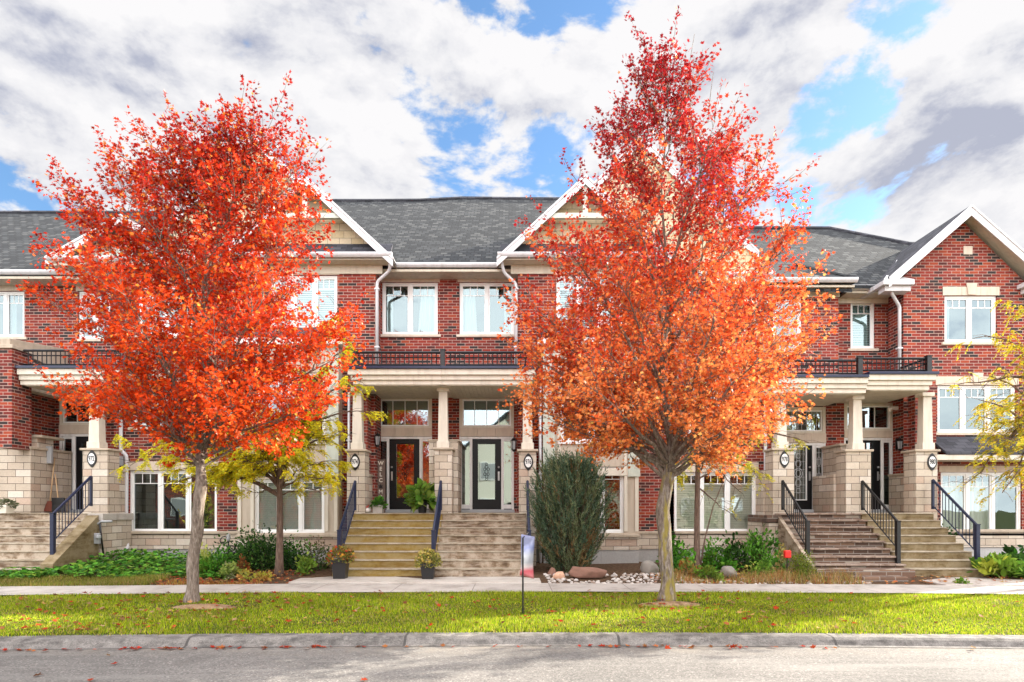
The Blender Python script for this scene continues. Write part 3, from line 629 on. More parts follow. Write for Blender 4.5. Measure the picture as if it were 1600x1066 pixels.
# ------------------------------------------------------------------ the middle pair of houses
RS = 0.8
def ridge_y(ze, ye, py):                            # where a roof plane of slope RS starting at (ye, ze) shows its ridge in row py
    k = (HOR - py) / F; return (CAMZ - ze + RS * ye) / (RS - k)
def build_mid(h, side):
    mx = (lambda x: x) if side < 0 else (lambda x: -3.6 - x)
    o = lambda a, b_: (min(mx(a), mx(b_)), max(mx(a), mx(b_)))
    px0, px1 = o(-8.07, -3.76); rx0, rx1 = o(-3.76, -1.8); outer = mx(-8.07)
    EZ = 8.16
    # doors and windows in the recessed wall
    uw = W(YR, 597, 684, 441, 523) if side < 0 else W(YR, 718, 804, 441, 523)
    if side < 0: dh = doorset(h, YR, (589, 675), (619, 669), 682, (608, 655), (617, 648, 692, 780), [(594, 605), (660, 671)], 4, handle=-1)
    else: dh = doorset(h, YR, (717.5, 803), (619, 669), 682, (738, 783), (745, 775, 692, 782), [(721.5, 734), (787, 799)], 4)
    wall(h, 'brick_wall', 'brick', rx0, rx1, 1.2, 8.25, YR, [uw, dh])
    window(h, uw, YR, lintel=.20)
    # projecting wall with the gable over it
    gw = W(YB, 423, 527, 430, 515); gw = (*o(gw[0], gw[1]), gw[2], gw[3])
    wall(h, 'brick_wall', 'brick', px0, px1, .86, 8.25, YB, [gw])
    window(h, gw, YB, n=3, lintel=.22)
    side_wall(h, 'brick_wall', 'brick', mx(-3.76), YB, YR, 1.2, 8.25)
    base_course(h, px0, px1, YB)
    blind((gw[0] + .06, gw[1] - .06, gw[2] + .05, gw[3] - .05), YB + .22, 'pale blind filling the gable window above the ' + ('left yellow locust tree' if side < 0 else 'tall juniper'), mat='curtain_cloth')
    # two storey box bay
    bx0, bx1 = o(-7.40, -4.68) if side < 0 else (.85, 3.42)
    zt = Z(541, YC)
    lw = W(YC, 397, 507, 749, 833) if side < 0 else W(YC, 876, 975, 729, 833)
    fw = W(YC, 398, 508, 582, 690) if side < 0 else W(YC, 876, 975, 582, 690)
    wall(h, 'bay_panel', 'trim_taupe', bx0, bx1, .87, zt, YC, [lw, fw])
    for xx in (bx0, bx1): side_wall(h, 'bay_panel', 'trim_taupe', xx, YC, YB, .87, zt)
    window(h, lw, YC, n=3 if side < 0 else 3, grid=2, top=.17, sill=False, pane='glass_low', depth=1.0)
    window(h, fw, YC, n=2, sill=True, sillmat='trim_white', pane='glass_low', depth=1.0)
    tb = MB(); w = .09
    for xx in (bx0 + .02, bx1 - w - .02): tb.box(xx, xx + w, YC - .03, YC - .002, .95, zt)
    wl_, wr_ = min(lw[0], fw[0]), max(lw[1], fw[1])
    tb.box(wl_ - w, wl_ - .002, YC - .025, YC - .002, .95, zt); tb.box(wr_ + .002, wr_ + w, YC - .025, YC - .002, .95, zt)
    for zz in (2.45, zt - .24): tb.box(bx0 + .005, bx1 - .005, YC - .035, YC - .003, zz, zz + .2)
    tb.build('bay_trim', 'trim_beige', h, .004)
    for xx in (bx0 - .02, bx1 - .30): Box('corner_pilaster', 'trim_sage', h, xx, xx + .32, YC - .06, YC - .036, Z(745, YC), zt - .02, .005)
    Box('bay_cornice', 'trim_white', h, bx0 - .16, bx1 + .16, YC - .22, YB - .003, zt, zt + .18, .01)
    MB().slab([(bx0 - .18, YC - .24, zt + .26), (bx1 + .18, YC - .24, zt + .26), (bx1 - .2, YB - .004, zt + .62), (bx0 + .2, YB - .004, zt + .62)], .07) \
        .slab([(bx0 - .18, YC - .24, zt + .26), (bx0 + .2, YB - .004, zt + .62), (bx0 - .18, YB - .004, zt + .26)], .07) \
        .slab([(bx1 + .18, YC - .24, zt + .26), (bx1 + .18, YB - .004, zt + .26), (bx1 - .2, YB - .004, zt + .62)], .07).build('bay_roof', 'shingle_dark', h)
    Box('base_cap', 'cap_stone', h, bx0 - .02, bx1 + .02, YC - .09, YB - .11, .80, .868, .01)
    Box('stone_base', 'stone_block', h, bx0, bx1, YC - .02, YB - .052, .45, .799, .008)
    Box('foundation', 'foundation_block', h, bx0, bx1, YC, YB - .03, -.5, .449, .008)
    # front gable
    gc = mx(-5.57); zf, zp, hf = 8.34, 10.42, 2.24; gy = 16.80
    g = gable_roof(h, gc, hf, zf, zp, gy, 20.4)
    sl = (zp - zf) / hf
    MB().prism([(gc - hf - .1, zf - .05), (gc + hf + .1, zf - .05), (gc, zp - .02)], YB - .06, YB - .001).build('gable_siding', 'siding_shake', h)
    MB().profx([(gy + .05, zf + .06), (YB - .061, zf + .50), (YB - .061, zf + .40), (gy + .05, zf - .02)], gc - hf - .05, gc + hf + .05).build('pent_roof', 'shingle_dark', h)
    t = MB().box(gc - .065, gc + .065, gy + .05, gy + .15, zp - .92, zp - .12)
    wz = zp - 1.05; ww = (zp - wz - .02) / sl; t.box(gc - ww, gc + ww, gy + .04, gy + .16, wz, wz + .14); t.build('gable_truss', 'trim_sage', g, .006)
    gutter(h, gc - hf - .12, gc + hf + .12, gy + .06, zf + .09)
    sx = MB().box(gc - hf - .1, gc + hf + .1, gy + .08, YB - .002, zf - .07, zf - .045).box(gc - 2.0, gc + 2.0, YB - .04, YB - .003, zf - .31, zf - .072)
    sx.build('soffit', 'soffit', h)
    cx = mx(-5.57 + 2.24); c2 = MB()
    xa, xb = sorted((cx, cx + (.10 if side < 0 else -.10))); c2.box(xa, xb, gy + .06, YR - .45, zf - .05, zf + .07).build('gutter', 'metal_white', h, .006)
    # large gable behind it, shared with the neighbour
    bc = -7.12 if side < 0 else 3.59; bzf, bzp, bh = 8.60, 11.80, 3.24
    b_ = gable_roof(h, bc, bh, bzf, bzp, 17.36, 22.2, over=.0)
    MB().prism([(bc - bh + .1, 7.9), (bc + bh - .1, 7.9), (bc + bh - .1, bzf - .02), (bc, bzp - .12), (bc - bh + .1, bzf - .02)], YB + .12, YB + .17).build('gable_siding', 'siding_shake', h)
    # main roof
    ye = 17.40; ze = 8.30
    a0, a1 = (-8.07, -1.8) if side < 0 else (-1.8, 4.3)
    pys = [(a0, 315), (a0 + 3.0, 315), (X(655, 23), 314.5), (a1, 311)] if side < 0 else [(a0, 311), (a0 + 2, 312), (a1, 313)]
    top = []
    for xx, py in pys: Y_ = ridge_y(ze, ye, py); top.append((xx, Y_, ze + RS * (Y_ - ye)))
    r = main_roof(h, [(a0, ye, ze), (a1, ye, ze)] + top[::-1])
    yr = top[0][1]; zr = top[0][2]; MB().slab([(a0, yr, zr - .02), (a1, yr, zr - .02), (a1, 2 * yr - ye, ze), (a0, 2 * yr - ye, ze)], .08).build('rear_slope', 'shingle', r)
    MB().tube([(p[0], p[1], p[2] + .02) for p in top], .07, 6).build('ridge_cap', 'shingle_dark', r)
    for xx in (a0, a1): MB().quad((xx, ye + .2, ze - .1), (xx, yr, zr - .1), (xx, 2 * yr - ye - .2, ze - .1)).build('party_gable', 'brick', h)
    e0, e1 = o(-3.33, -1.8); gutter(h, e0, e1, ye, ze + .06)
    Box('soffit', 'soffit', h, rx0, rx1, ye, YR - .003, ze - .16, ze - .08, .004)
    Box('frieze_board', 'trim_beige', h, rx0, rx1, YR - .045, YR - .003, Z(432, YR) + .015, ze - .161, .004)
    closing(h, a0, a1, 8.0)
    # porch: floor, wing wall, piers, columns, roof, rail, steps
    s0, s1 = (-4.12, -1.802) if side < 0 else (-1.798, .36)
    st = stairs(h, s0, s1, 'steps_mossy' if side < 0 else 'steps_brown')
    wx0, wx1 = o(-4.14, -3.88)
    Box('wing_wall', 'brick', h, wx0, wx1, 16.85, YB - .003, 2.5, 4.75, 0)
    Box('stone_wing', 'stone_block', h, min(wx0, wx1) - .02, max(wx0, wx1) + .03, 16.80, YR - .02, -.2, 2.44, .008)
    Box('wing_cap', 'cap_stone', h, min(wx0, wx1) - .05, max(wx0, wx1) + .06, 16.78, YR - .03, 2.441, 2.50, .01)
    p0, p1 = (X(542, 16.3), X(570, 16.3)) if side < 0 else (X(811, 16.3), X(838, 16.3))
    pier(h, p0, p1, 16.3, 16.82, -.2, 3.05); column(h, (p0 + p1) / 2, 16.55, 3.11, 4.74)
    porch_roof(h, *((-4.18, -1.802) if side < 0 else (-1.798, .60)), 5.12, 4.74, left=side < 0, right=side > 0)
    if side < 0: balcony_rail(h, [((-4.05, 16.12), (-1.83, 16.12)), ((-4.05, 16.12), (-4.05, YB - .05))], 5.19, 5.58, [(-4.05, 16.12), (-1.78, 16.12)])
    else: balcony_rail(h, [((-1.70, 16.12), (.46, 16.12)), ((.46, 16.12), (.46, YB - .05))], 5.19, 5.58, [(.46, 16.12)])
    plaque(h, X(555, 16.3) if side < 0 else X(825.5, 16.3), 16.3, Z(722, 16.3), '974' if side < 0 else '976')

h974 = empty('townhouse', (-4.9, 17, 0), 'red brick townhouse number 974, WELCOME board by its door and mossy steps', 'townhouse', 'row of attached brick townhouses')
h976 = empty('townhouse', (1.2, 17, 0), 'red brick townhouse number 976, worn brown steps and juniper against its bay', 'townhouse', 'row of attached brick townhouses')
build_mid(h974, -1); build_mid(h976, 1)
# shared middle pier and column belong to the left house
pier(h974, X(679, 16.3), X(706, 16.3), 16.3, 16.80, .2, Z(703, 16.3)); column(h974, X(692.5, 16.5), 16.55, Z(703, 16.3) + .06, 4.74)
Box('stone_wing', 'stone_block', h974, X(671, 16.9), X(716, 16.9), 16.81, YR - .01, FLOOR + .001, Z(690, 16.9), .008)
Box('wing_cap', 'cap_stone', h974, X(671, 16.9) - .04, X(716, 16.9) + .04, 16.79, YR - .012, Z(690, 16.9) + .001, Z(690, 16.9) + .05, .01)
stair_rail(h974, -4.04, (16.15, 2.27), (14.68, 1.02), 'metal_navy', .30)
stair_rail(h974, -1.83, (16.15, 2.27), (14.60, 1.02), 'metal_navy', .28)
stair_rail(h976, .40, (16.15, 2.27), (14.60, 1.02), 'metal_navy', -.05)
wall_lamp(h976, X(803, 17.2), 17.28, Z(697, 17.2)); wall_lamp(h974, -3.70, 17.35, Z(690, 17.3))
zg = 8.36
downspout(h974, [(-3.28, 16.95, 8.33), (-3.34, 17.1, 8.05), (-3.71, 17.24, 7.8), (-3.71, 17.24, 5.2)])
downspout(h976, [(-.30, 16.95, 8.33), (-.22, 17.1, 8.0), (.11, 17.24, 7.75), (.11, 17.24, 5.2)])
downspout(h974, [(X(547, 16.9) - .03, 16.9, 4.7), (X(547, 16.9) - .03, 16.9, 1.0)], .035)
downspout(h976, [(X(843, 16.9) + .02, 16.9, 4.9), (X(843, 16.9) + .02, 16.9, .1)], .04)
uw = W(YR, 597, 684, 441, 523); xm = (uw[0] + uw[1]) / 2
curtain((uw[1] - .50, uw[1] - .07, uw[2] + .03, uw[3] - .05), YR + .3, 'white curtain gathered at right side of upper window above the WELCOME board door', 4, flare=.12)
curtain((uw[0] + .07, uw[0] + .26, uw[2] + .03, uw[3] - .05), YR + .3, 'narrow white curtain at left edge of upper window above the WELCOME board door', 3)
uw = W(YR, 718, 804, 441, 523)
curtain((uw[0] + .07, uw[0] + .42, uw[2] + .03, uw[3] - .05), YR + .3, 'white curtain gathered at left side of upper window above door of 976', 4, flare=-.08)
curtain((uw[1] - .30, uw[1] - .07, uw[2] + .03, uw[3] - .05), YR + .3, 'white curtain strip at right edge of upper window above door of 976', 3)
lw = W(YC, 397, 507, 749, 833)
blind((lw[0] + .05, lw[1] - .05, lw[2] + .04, lw[3] - .04), YC + .15, 'pale slatted blind in the low bay window behind the yellow locust trunk', .05)

# ------------------------------------------------------------------ house 978 and 980
h978 = empty('townhouse', (7, 17, 0), 'red brick townhouse number 978, dark flagstone steps and leaded glass door', 'townhouse', 'row of attached brick townhouses')
h980 = empty('townhouse', (12, 17, 0), 'red brick townhouse number 980, brick gable at the right end of the view', 'townhouse', 'row of attached brick townhouses')
h = h978; YU = 17.6; YV = 18.1; PX = 9.10
lw = W(YB, 1053, 1182, 738, 832); fw = W(YB, 1075, 1165, 600, 680)
wall(h, 'brick_wall', 'brick', 4.3, 7.06, .86, 7.75, YB, [lw, fw]); base_course(h, 4.3, 7.06, YB)
side_wall(h, 'brick_wall', 'brick', 7.06, YB, YR, .8, 7.75)
window(h, lw, YB, n=3, grid=3, top=.17, lintel=.27, pane='glass_low'); window(h, fw, YB, lintel=.2)
blind((lw[0] + .05, lw[1] - .05, lw[2] + .04, lw[3] - .32), YB + .16, 'cream slatted blind in the low window behind the bare slim tree', .065, 'paint_cream')
uw = W(YU, 1208, 1253, 450, 548)
wall(h, 'brick_wall', 'brick', 7.06, 9.16, 4.6, 7.72, YU, [uw]); window(h, uw, YU, n=1, grid=2, lintel=.2)
side_wall(h, 'brick_wall', 'brick', 9.16, YU, YV, 4.6, 7.72)
dh = doorset(h, YR, (1219, 1291), (636, 677), 692, (1232, 1270), (1236, 1262, 697, 782), [(1277, 1286)], 1, ornate=True, handle=1)
wall(h, 'brick_wall', 'brick', 7.0, PX + .25, 1.2, 4.62, YR, [dh])
uw = W(YV, 1329, 1367, 471, 545)
wall(h, 'brick_wall', 'brick', 9.16, 10.93, 4.6, 7.70, YV, [uw]); window(h, uw, YV, n=1, lintel=.2)
blind((uw[0] + .05, uw[1] - .05, uw[2] + .04, uw[3] - .04), YV + .22, 'pale plain blind in the single upper window right of the orange tree', .05)
closing(h, 4.3, PX, 7.5)
# hipped main roof that runs on over 980
ye, ze = 17.50, 7.80; cut = 10.0
def rpt(x, py): Y_ = ridge_y(ze, ye, py); return (x, Y_, ze + RS * (Y_ - ye))
rl, rm = rpt(4.3, 357), rpt(11.06, 358); re = rpt(13.2, 386)
r = main_roof(h, [(4.3, ye, ze), (9.35, ye - .25, ze - .2), (9.35, ye, ze), (10.95, ye, ze), (13.2, ye + 1.2, ze + .96), re, rm, rl])
MB().slab([rl, rm, (12.5, 2 * rm[1] - ye, ze), (4.3, 2 * rm[1] - ye, ze)], .08).build('rear_slope', 'shingle', r)
MB().slab([rm, re, (14.0, 2 * rm[1] - ye, ze), (12.5, 2 * rm[1] - ye, ze)], .08).build('hip_slope', 'shingle', r)
MB().tube([(p[0], p[1], p[2] + .02) for p in (rl, rm, re)], .07, 6).build('ridge_cap', 'shingle_dark', r)
# lower hip over the projecting upper floor
e0, e1 = 6.9, 9.42
MB().slab([(e0, 17.12, 7.82), (e1, 17.12, 7.82), (8.3, 18.45, 8.72), (e0, 18.45, 8.72)], .06).slab([(e1, 17.12, 7.82), (e1, 18.2, 7.82), (8.3, 18.45, 8.72)], .06).build('hip_roof', 'shingle', h)
MB().tube([(e1, 17.12, 7.84), (8.3, 18.45, 8.74)], .05, 6).build('ridge_cap', 'shingle', h)
gutter(h, e0 - .2, e1, 17.15, 7.86); gutter(h, e1 + .01, 10.30, 17.62, 7.82)
Box('soffit', 'soffit', h, 7.06, e1 - .02, 17.2, YU - .003, 7.64, 7.70, .004); Box('soffit', 'soffit', h, e1 - .018, 10.93, 17.62, YV - .003, 7.62, 7.69, .004)
Box('frieze_board', 'trim_beige', h, 7.06, 9.18, YU - .04, YU - .003, 7.49, 7.639, .004); Box('frieze_board', 'trim_beige', h, 9.2, 10.9, YV - .04, YV - .003, 7.48, 7.619, .004)
gutter(h, 4.3, 7.1, 17.0, 7.95); Box('soffit', 'soffit', h, 4.3, 7.06, 17.0, YB - .003, 7.70, 7.78, .004)
porch_roof(h, X(1205, 15.95), X(1357, 15.95) - .002, Z(590, 15.95), Z(613, 15.95), right=False)
pzt, pzb = Z(590, 15.95), Z(613, 15.95)
balcony_rail(h, [((6.75, 16.12), (8.85, 16.12)), ((6.75, 16.12), (6.75, YB - .1))], pzt + .07, pzt + .47, [(6.75, 16.12), (8.93, 16.12)])
p0, p1 = X(1208, 16.3), X(1241, 16.3)
pier(h, p0, p1, 16.3, 16.82, .4, Z(704, 16.3)); column(h, X(1220, 16.5), 16.55, Z(704, 16.3) + .06, pzb)
plaque(h, X(1225.5, 16.3), 16.3, Z(718, 16.3), '978')
Box('stone_wing', 'stone_block', h, p0 - .05, p0 + .28, 16.82, YR - .02, .2, Z(735, 16.9), .008)
p0, p1 = X(1322, 16.3), X(1361, 16.3)
pier(h, p0, p1, 16.3, 16.8, .2, Z(706, 16.3)); column(h, X(1338, 16.5), 16.55, Z(706, 16.3) + .06, pzb)
Box('stone_wing', 'stone_block', h, X(1297, 17.0), X(1335, 17.0), 16.81, YR - .01, FLOOR + .001, Z(742, 17), .008)
Box('stone_pier', 'stone_block', h, X(1308, 17.2), X(1335, 17.2), 17.0, YR - .012, Z(742, 17) + .001, Z(698, 17.2), .008)
Box('pier_cap', 'cap_stone', h, X(1304, 17.2), X(1337, 17.2), 16.95, YR - .013, Z(698, 17.2) + .001, Z(698, 17.2) + .06, .01)
Box('intercom', 'white_ceramic', h, X(1303, 17.4), X(1308, 17.4) - .003, 17.4, 17.5, Z(722, 17.4), Z(709, 17.4), .008)
# flagstone stairs widening at the foot
sb = MB()
for k in range(8):
    y1 = YP - .26 * k; zt = FLOOR - .165 * k; yb = y1 + .28 if k else YR + .1
    sb.box(6.86, 9.04, y1 + .03, yb, -.3, zt - .05)
sb.build('front_steps', 'flagstone', h, .012)
tr = MB(); rng = random.Random(4)
for k in range(8):
    y1 = YP - .26 * k; zt = FLOOR - .165 * k; yb = y1 + .30 if k else YR + .08; x = 6.82
    while x < 9.02:
        w_ = min(rng.uniform(.35, .75), 9.06 - x); d_ = rng.uniform(-.015, .015)
        tr.box(x + .004, x + w_ - .004, y1 - .03 + d_, yb - .01, zt - .049, zt + rng.uniform(-.006, .004)); x += w_
tr.build('step_tread', 'flag_tread', h, .014)
Box('lower_step', 'flagstone', h, 6.78, 8.98, 13.95, 14.40, -.2, .21, .02); Box('lower_step', 'flagstone', h, 6.82, 8.62, 13.62, 13.94, -.2, .085, .025)
Box('stair_side', 'stone_block', h, 6.55, 6.85, 16.0, 16.29, -.2, 1.20, .008); Box('porch_base', 'stone_block', h, 6.5, 6.84, 16.3, YB, -.2, 1.21, .008)
Box('porch_slab', 'flagstone', h, 6.48, 6.858, 15.95, YB - .06, 1.212, 1.40, .01)
sp = MB().profx([(14.2, .0), (14.2, .28), (15.94, 1.36), (15.94, .0)], 6.76, 6.852).build('stair_stringer', 'steps_brown', h, .01)
stair_rail(h, 6.97, (16.15, 2.28), (14.8, 1.24), 'metal_black', .42); stair_rail(h, 9.02, (16.15, 2.27), (14.66, 1.24), 'metal_black', .20)
downspout(h, [(X(1196, 17.2), 17.2, 4.6), (X(1196, 17.2), 17.2, .2)], .045)
downspout(h, [(6.9, 17.1, 7.78), (6.75, 17.2, 7.55), (6.70, 17.24, 7.3), (6.70, 17.24, 5.4)])

h = h980
lw = W(YB, 1470, 1597, 738, 833); fw = W(YB, 1465, 1588, 602, 676); uw = W(YB, 1476, 1558, 462, 535)
zc = Z(435, YB)
wall(h, 'brick_wall', 'brick', 10.80, 14.56, .86, 7.72, YB, [lw, fw, uw]); base_course(h, 10.80, 14.56, YB, .92)
MB().prism([(10.55, 7.72), (14.25, 7.72), (12.40, 9.52)], YB, YB + .06).build('gable_wall', 'brick', h)
side_wall(h, 'brick_wall', 'brick', 10.80, YB, YR, 4.6, 7.72)
w1 = window(h, lw, YB, n=3, lintel=.18, pane='glass_low'); window(h, fw, YB, n=3, lintel=.24, keystone=True, pane='glass_low'); window(h, uw, YB, lintel=.24, keystone=True)
Box('gable_vent', 'cut_stone', h, X(1505, YB), X(1519, YB), YB - .02, YB - .001, Z(398, YB), Z(385, YB), .006)
curtain((uw[0] + .08, uw[0] + .32, uw[2] + .03, uw[3] - .05), YB + .3, 'white curtain at left side of upper window in the brick gable', 3)
curtain((lw[0] + .08, lw[1] - .55, lw[2] + .03, lw[3] - .25), YB + .3, 'long sheer curtain in the ground floor window of house 980', 11)
gr = gable_roof(h, 12.38, 2.12, 7.80, 9.66, 16.90, 20.2, over=.10, mat='shingle_dark', rk=.22, soff='soffit')
for sgn in (-1, 1):                                # boxed eave returns at the feet of the gable
    fx = 12.38 + sgn * 2.16; a, b_ = sorted((fx + sgn * .22, fx - sgn * .62))
    q = MB().box(a + .10, b_ - .04 if sgn < 0 else b_ - .1, 16.98, YB - .002, 7.46, 7.60).box(a, b_, 16.88, YB - .003, 7.601, 7.72)
    q.slab([(a, 16.88, 7.74), (b_, 16.88, 7.74), ((a + b_) / 2 + .1, YB - .01, 8.0), ((a + b_) / 2 - .1, YB - .01, 8.0)], .018).build('eave_return', 'metal_white', h, .008)
    xa, xb = sorted((fx + sgn * .10, fx + sgn * .22)); MB().box(xa, xb, YB + .001, 18.3, 7.601, 7.72).build('gutter', 'metal_white', h, .006)
MB().slab([(10.42, 17.45, 7.90), (10.54, 17.45, 7.90), (11.62, 18.75, 8.98), (11.50, 18.75, 9.0)], .03).build('valley_flashing', 'metal_white', h)
ye2, ze2, yr2 = 17.55, 7.76, 20.93; zr2 = ze2 + RS * (yr2 - ye2)
MB().slab([(10.6, ye2, ze2), (16.5, ye2, ze2), (16.5, yr2, zr2), (10.6, yr2, zr2)], .08).slab([(10.6, yr2, zr2 - .01), (16.5, yr2, zr2 - .01), (16.5, 2 * yr2 - ye2, ze2), (10.6, 2 * yr2 - ye2, ze2)], .08).build('roof', 'shingle_dark', h)
dh = doorset(h, YR, (1319, 1397), (629, 673), 684, (1336, 1377), (1343, 1367, 690, 778), [(1382.5, 1392)], 3, handle=1)
wall(h, 'brick_wall', 'brick', PX + .252, 10.93, 1.2, 4.66, YR, [dh])
closing(h, PX + .003, 14.56, 7.5)
side_wall(h, 'brick_wall', 'brick', 10.93, 17.0, YR, 1.2, 4.66)
Box('brick_wall', 'brick', h, 10.932, X(1459, 17.1), 17.0, YB - .003, 1.0, 4.66, 0)
pzt, pzb = Z(585, 15.95), Z(608, 15.95)
porch_roof(h, X(1357, 15.95), X(1463, 15.95), pzt, pzb, left=False)
balcony_rail(h, [((9.02, 16.12), (10.66, 16.12)), ((10.66, 16.12), (10.66, YB - .1))], pzt + .07, pzt + .44, [(10.70, 16.12)])
p0, p1 = X(1431, 16.3), X(1465, 16.3)
pier(h, p0, p1, 16.3, 16.82, .2, Z(706, 16.3)); column(h, X(1447, 16.5), 16.55, Z(706, 16.3) + .06, pzb); plaque(h, X(1456, 16.3), 16.3, Z(722, 16.3), '980')
Box('stone_wing', 'stone_block', h, 10.80, 11.06, 16.821, YR - .02, -.2, Z(742, 17), .008); Box('wing_cap', 'cap_stone', h, 10.76, 11.10, 16.821, YR - .03, Z(742, 17) + .001, Z(742, 17) + .06, .01)
stairs(h, 9.06, 10.93, 'steps_mossy_dark', n=8)
stair_rail(h, 10.84, (16.15, 2.30), (14.62, 1.16), 'metal_navy', .25)
wall_lamp(h, X(1404, 17.6) - .03, 17.62, Z(697, 17.6), .9)
MB().box(X(1395, 17.8) - .1, X(1395, 17.8) + .1, 17.7, 17.8, Z(641, 17.8), Z(636, 17.8)).lathe(X(1395, 17.8) - .12, 17.75, [(.05, Z(644, 17.8)), (.05, Z(638, 17.8))], 10).build('security_camera', 'white_ceramic', h)
downspout(h, [(10.30, 17.05, 7.62), (10.34, 17.1, 7.45), (10.72, 17.35, 7.15), (10.72, 17.35, 5.2)])
# pent roof over the ground floor window
MB().profx([(YB - .75, Z(707, 16.6)), (YB - .003, Z(682, YB)), (YB - .003, Z(682, YB) - .1), (YB - .75, Z(707, 16.6) - .06)], X(1461, 17), 14.6).build('pent_roof', 'shingle_dark', h)
Box('pent_fascia', 'trim_beige', h, X(1463, 16.6), 14.6, YB - .73, YB - .003, Z(719, 16.6), Z(707, 16.6) - .062, .006)

# ------------------------------------------------------------------ houses 972 and 970 and the one beyond 980
h972 = empty('townhouse', (-11, 17, 0), 'red brick townhouse number 972 behind the red maple, navy stair rail', 'townhouse', 'row of attached brick townhouses')
h970 = empty('townhouse', (-15.5, 17, 0), 'red brick townhouse cut by the left edge of the view, beyond the brick party pier', 'townhouse', 'row of attached brick townhouses')
h = h972; PA = -13.32
lw = W(YB, 202, 339, 735, 832); fw = W(YB, 206, 262, 592, 668); uw2 = W(YB, 215, 300, 445, 525)
wall(h, 'brick_wall', 'brick', -10.98, -8.072, .86, 8.25, YB, [lw, fw, uw2]); base_course(h, -10.98, -8.072, YB)
window(h, lw, YB, n=3, grid=3, top=.19, lintel=.24, pane='glass_low'); window(h, fw, YB, n=2, lintel=.26); window(h, uw2, YB, lintel=.2)
side_wall(h, 'brick_wall', 'brick', -10.98, YB, YR, 1.2, 8.25)
uw = W(YR, 122, 172, 455, 530); dh = doorset(h, YR, (92, 164), (622, 664), 678, (117, 148), (124, 142, 690, 785), [(98, 110), (152, 160)], 3)
wall(h, 'brick_wall', 'brick', PA, -10.98, 1.2, 8.12, YR, [uw, dh]); window(h, uw, YR, n=2, lintel=.2)
uw = W(YR, -25, 38, 455, 527); h2 = h970
wall(h2, 'brick_wall', 'brick', -17.6, PA - .002, 1.2, 8.12, YR, [uw]); window(h2, uw, YR, n=2, lintel=.2)
curtain((uw[1] - .62, uw[1] - .45, uw[2], uw[3]), YR + .3, 'dark edged curtain in the upper window at the left picture edge', 2)
closing(h, PA, -8.072, 7.9); closing(h2, -17.6, PA - .002, 7.9)
ye, ze = 17.45, 8.12
a_, b2 = rpt(0, 0), None
Yr = ridge_y(ze, ye, 333.5); zr = ze + RS * (Yr - ye)
for hh, a0, a1 in ((h, PA, -8.072), (h2, -19.5, PA - .002)):
    r = main_roof(hh, [(a0, ye, ze), (a1, ye, ze), (a1, Yr, zr), (a0, Yr, zr)])
    MB().slab([(a0, Yr, zr - .02), (a1, Yr, zr - .02), (a1, 2 * Yr - ye, ze), (a0, 2 * Yr - ye, ze)], .08).build('rear_slope', 'shingle', r)
    MB().tube([(a0, Yr, zr + .02), (a1, Yr, zr + .02)], .07, 6).build('ridge_cap', 'shingle_dark', r)
gutter(h, PA, -11.0, ye, ze + .06); gutter(h2, -19.5, PA - .004, ye, ze + .06)
for hh, a0, a1 in ((h, PA, -10.98), (h2, -19.5, PA - .004)):
    Box('soffit', 'soffit', hh, a0, a1, ye, YR - .003, ze - .16, ze - .09, .004); Box('frieze_board', 'trim_beige', hh, a0, a1, YR - .04, YR - .003, Z(440, YR), ze - .161, .004)
g = gable_roof(h, -10.62, 1.95, 8.36, 9.46, 17.02, 19.0, over=.1)
MB().prism([(-12.5, 8.34), (-8.8, 8.34), (-10.62, 9.40)], YB + .08, YB + .12).build('gable_siding', 'trim_sage', h)
gutter(h, -12.6, -8.5, 17.05, 8.40); Box('soffit', 'soffit', h, -12.55, -8.1, 17.06, YB - .003, 8.18, 8.27, .004)
# porch of 972 with the tall brick party pier at its left
Box('party_pier', 'brick', h2, X(7, 16.0), X(26, 16.0), 15.85, 16.5, 3.1, Z(547, 16.0), 0)
Box('party_pier', 'brick', h2, X(10, 16.6), X(24, 16.6) , 16.5, YR - .003, 3.1, 4.75, 0)
Box('pier_cap', 'cap_stone', h2, X(4, 16.0), X(29, 16.0), 15.80, 16.55, Z(547, 16.0) + .001, Z(541, 16.0), .01)
MB().profx([(15.82, Z(541, 16) - .1), (15.82, Z(532, 16)), (17.9, Z(532, 16) + .25), (17.9, Z(541, 16) - .3)], X(9, 16.0), X(24, 16.0)).build('party_parapet', 'cap_stone', h2, .01)
porch_roof(h, X(26, 15.95) + .003, X(195, 15.95), Z(576, 15.95), Z(600, 15.95), left=False); porch_roof(h2, -17.0, X(7, 15.95) - .003, Z(576, 15.95), Z(600, 15.95), right=False)
pz = Z(576, 15.95)
balcony_rail(h, [((-12.55, 16.12), (-9.95, 16.12)), ((-9.95, 16.12), (-9.95, YB - .1))], pz + .07, pz + .5, [(-9.95, 16.12)])
balcony_rail(h2, [((-16.9, 16.12), (-13.0, 16.12))], pz + .07, pz + .5, [])
x0 = X(129, 16.3); x1 = X(168, 16.3)
pier(h, x0, x1, 16.3, 16.8, -.2, Z(704, 16.3)); column(h, X(150, 16.5), 16.55, Z(704, 16.3) + .06, Z(600, 15.95), .28); plaque(h, X(144, 16.3), 16.3, Z(717, 16.3), '972')
Box('stone_wing', 'stone_block', h, x0 + .1, -10.60, 16.801, YB - .06, -.2, Z(738, 17), .008); Box('wing_cap', 'cap_stone', h, x0 + .08, -10.56, 16.801, YB - .061, Z(738, 17) + .001, Z(732, 17), .01)
Box('stone_wing', 'stone_block', h, X(-60, 16.5), X(50, 16.5), 16.45, YR - .02, FLOOR + .001, Z(702, 16.5), .008); Box('wing_cap', 'cap_stone', h, X(-62, 16.5), X(52, 16.5), 16.42, YR - .03, Z(702, 16.5) + .001, Z(698, 16.5), .01)
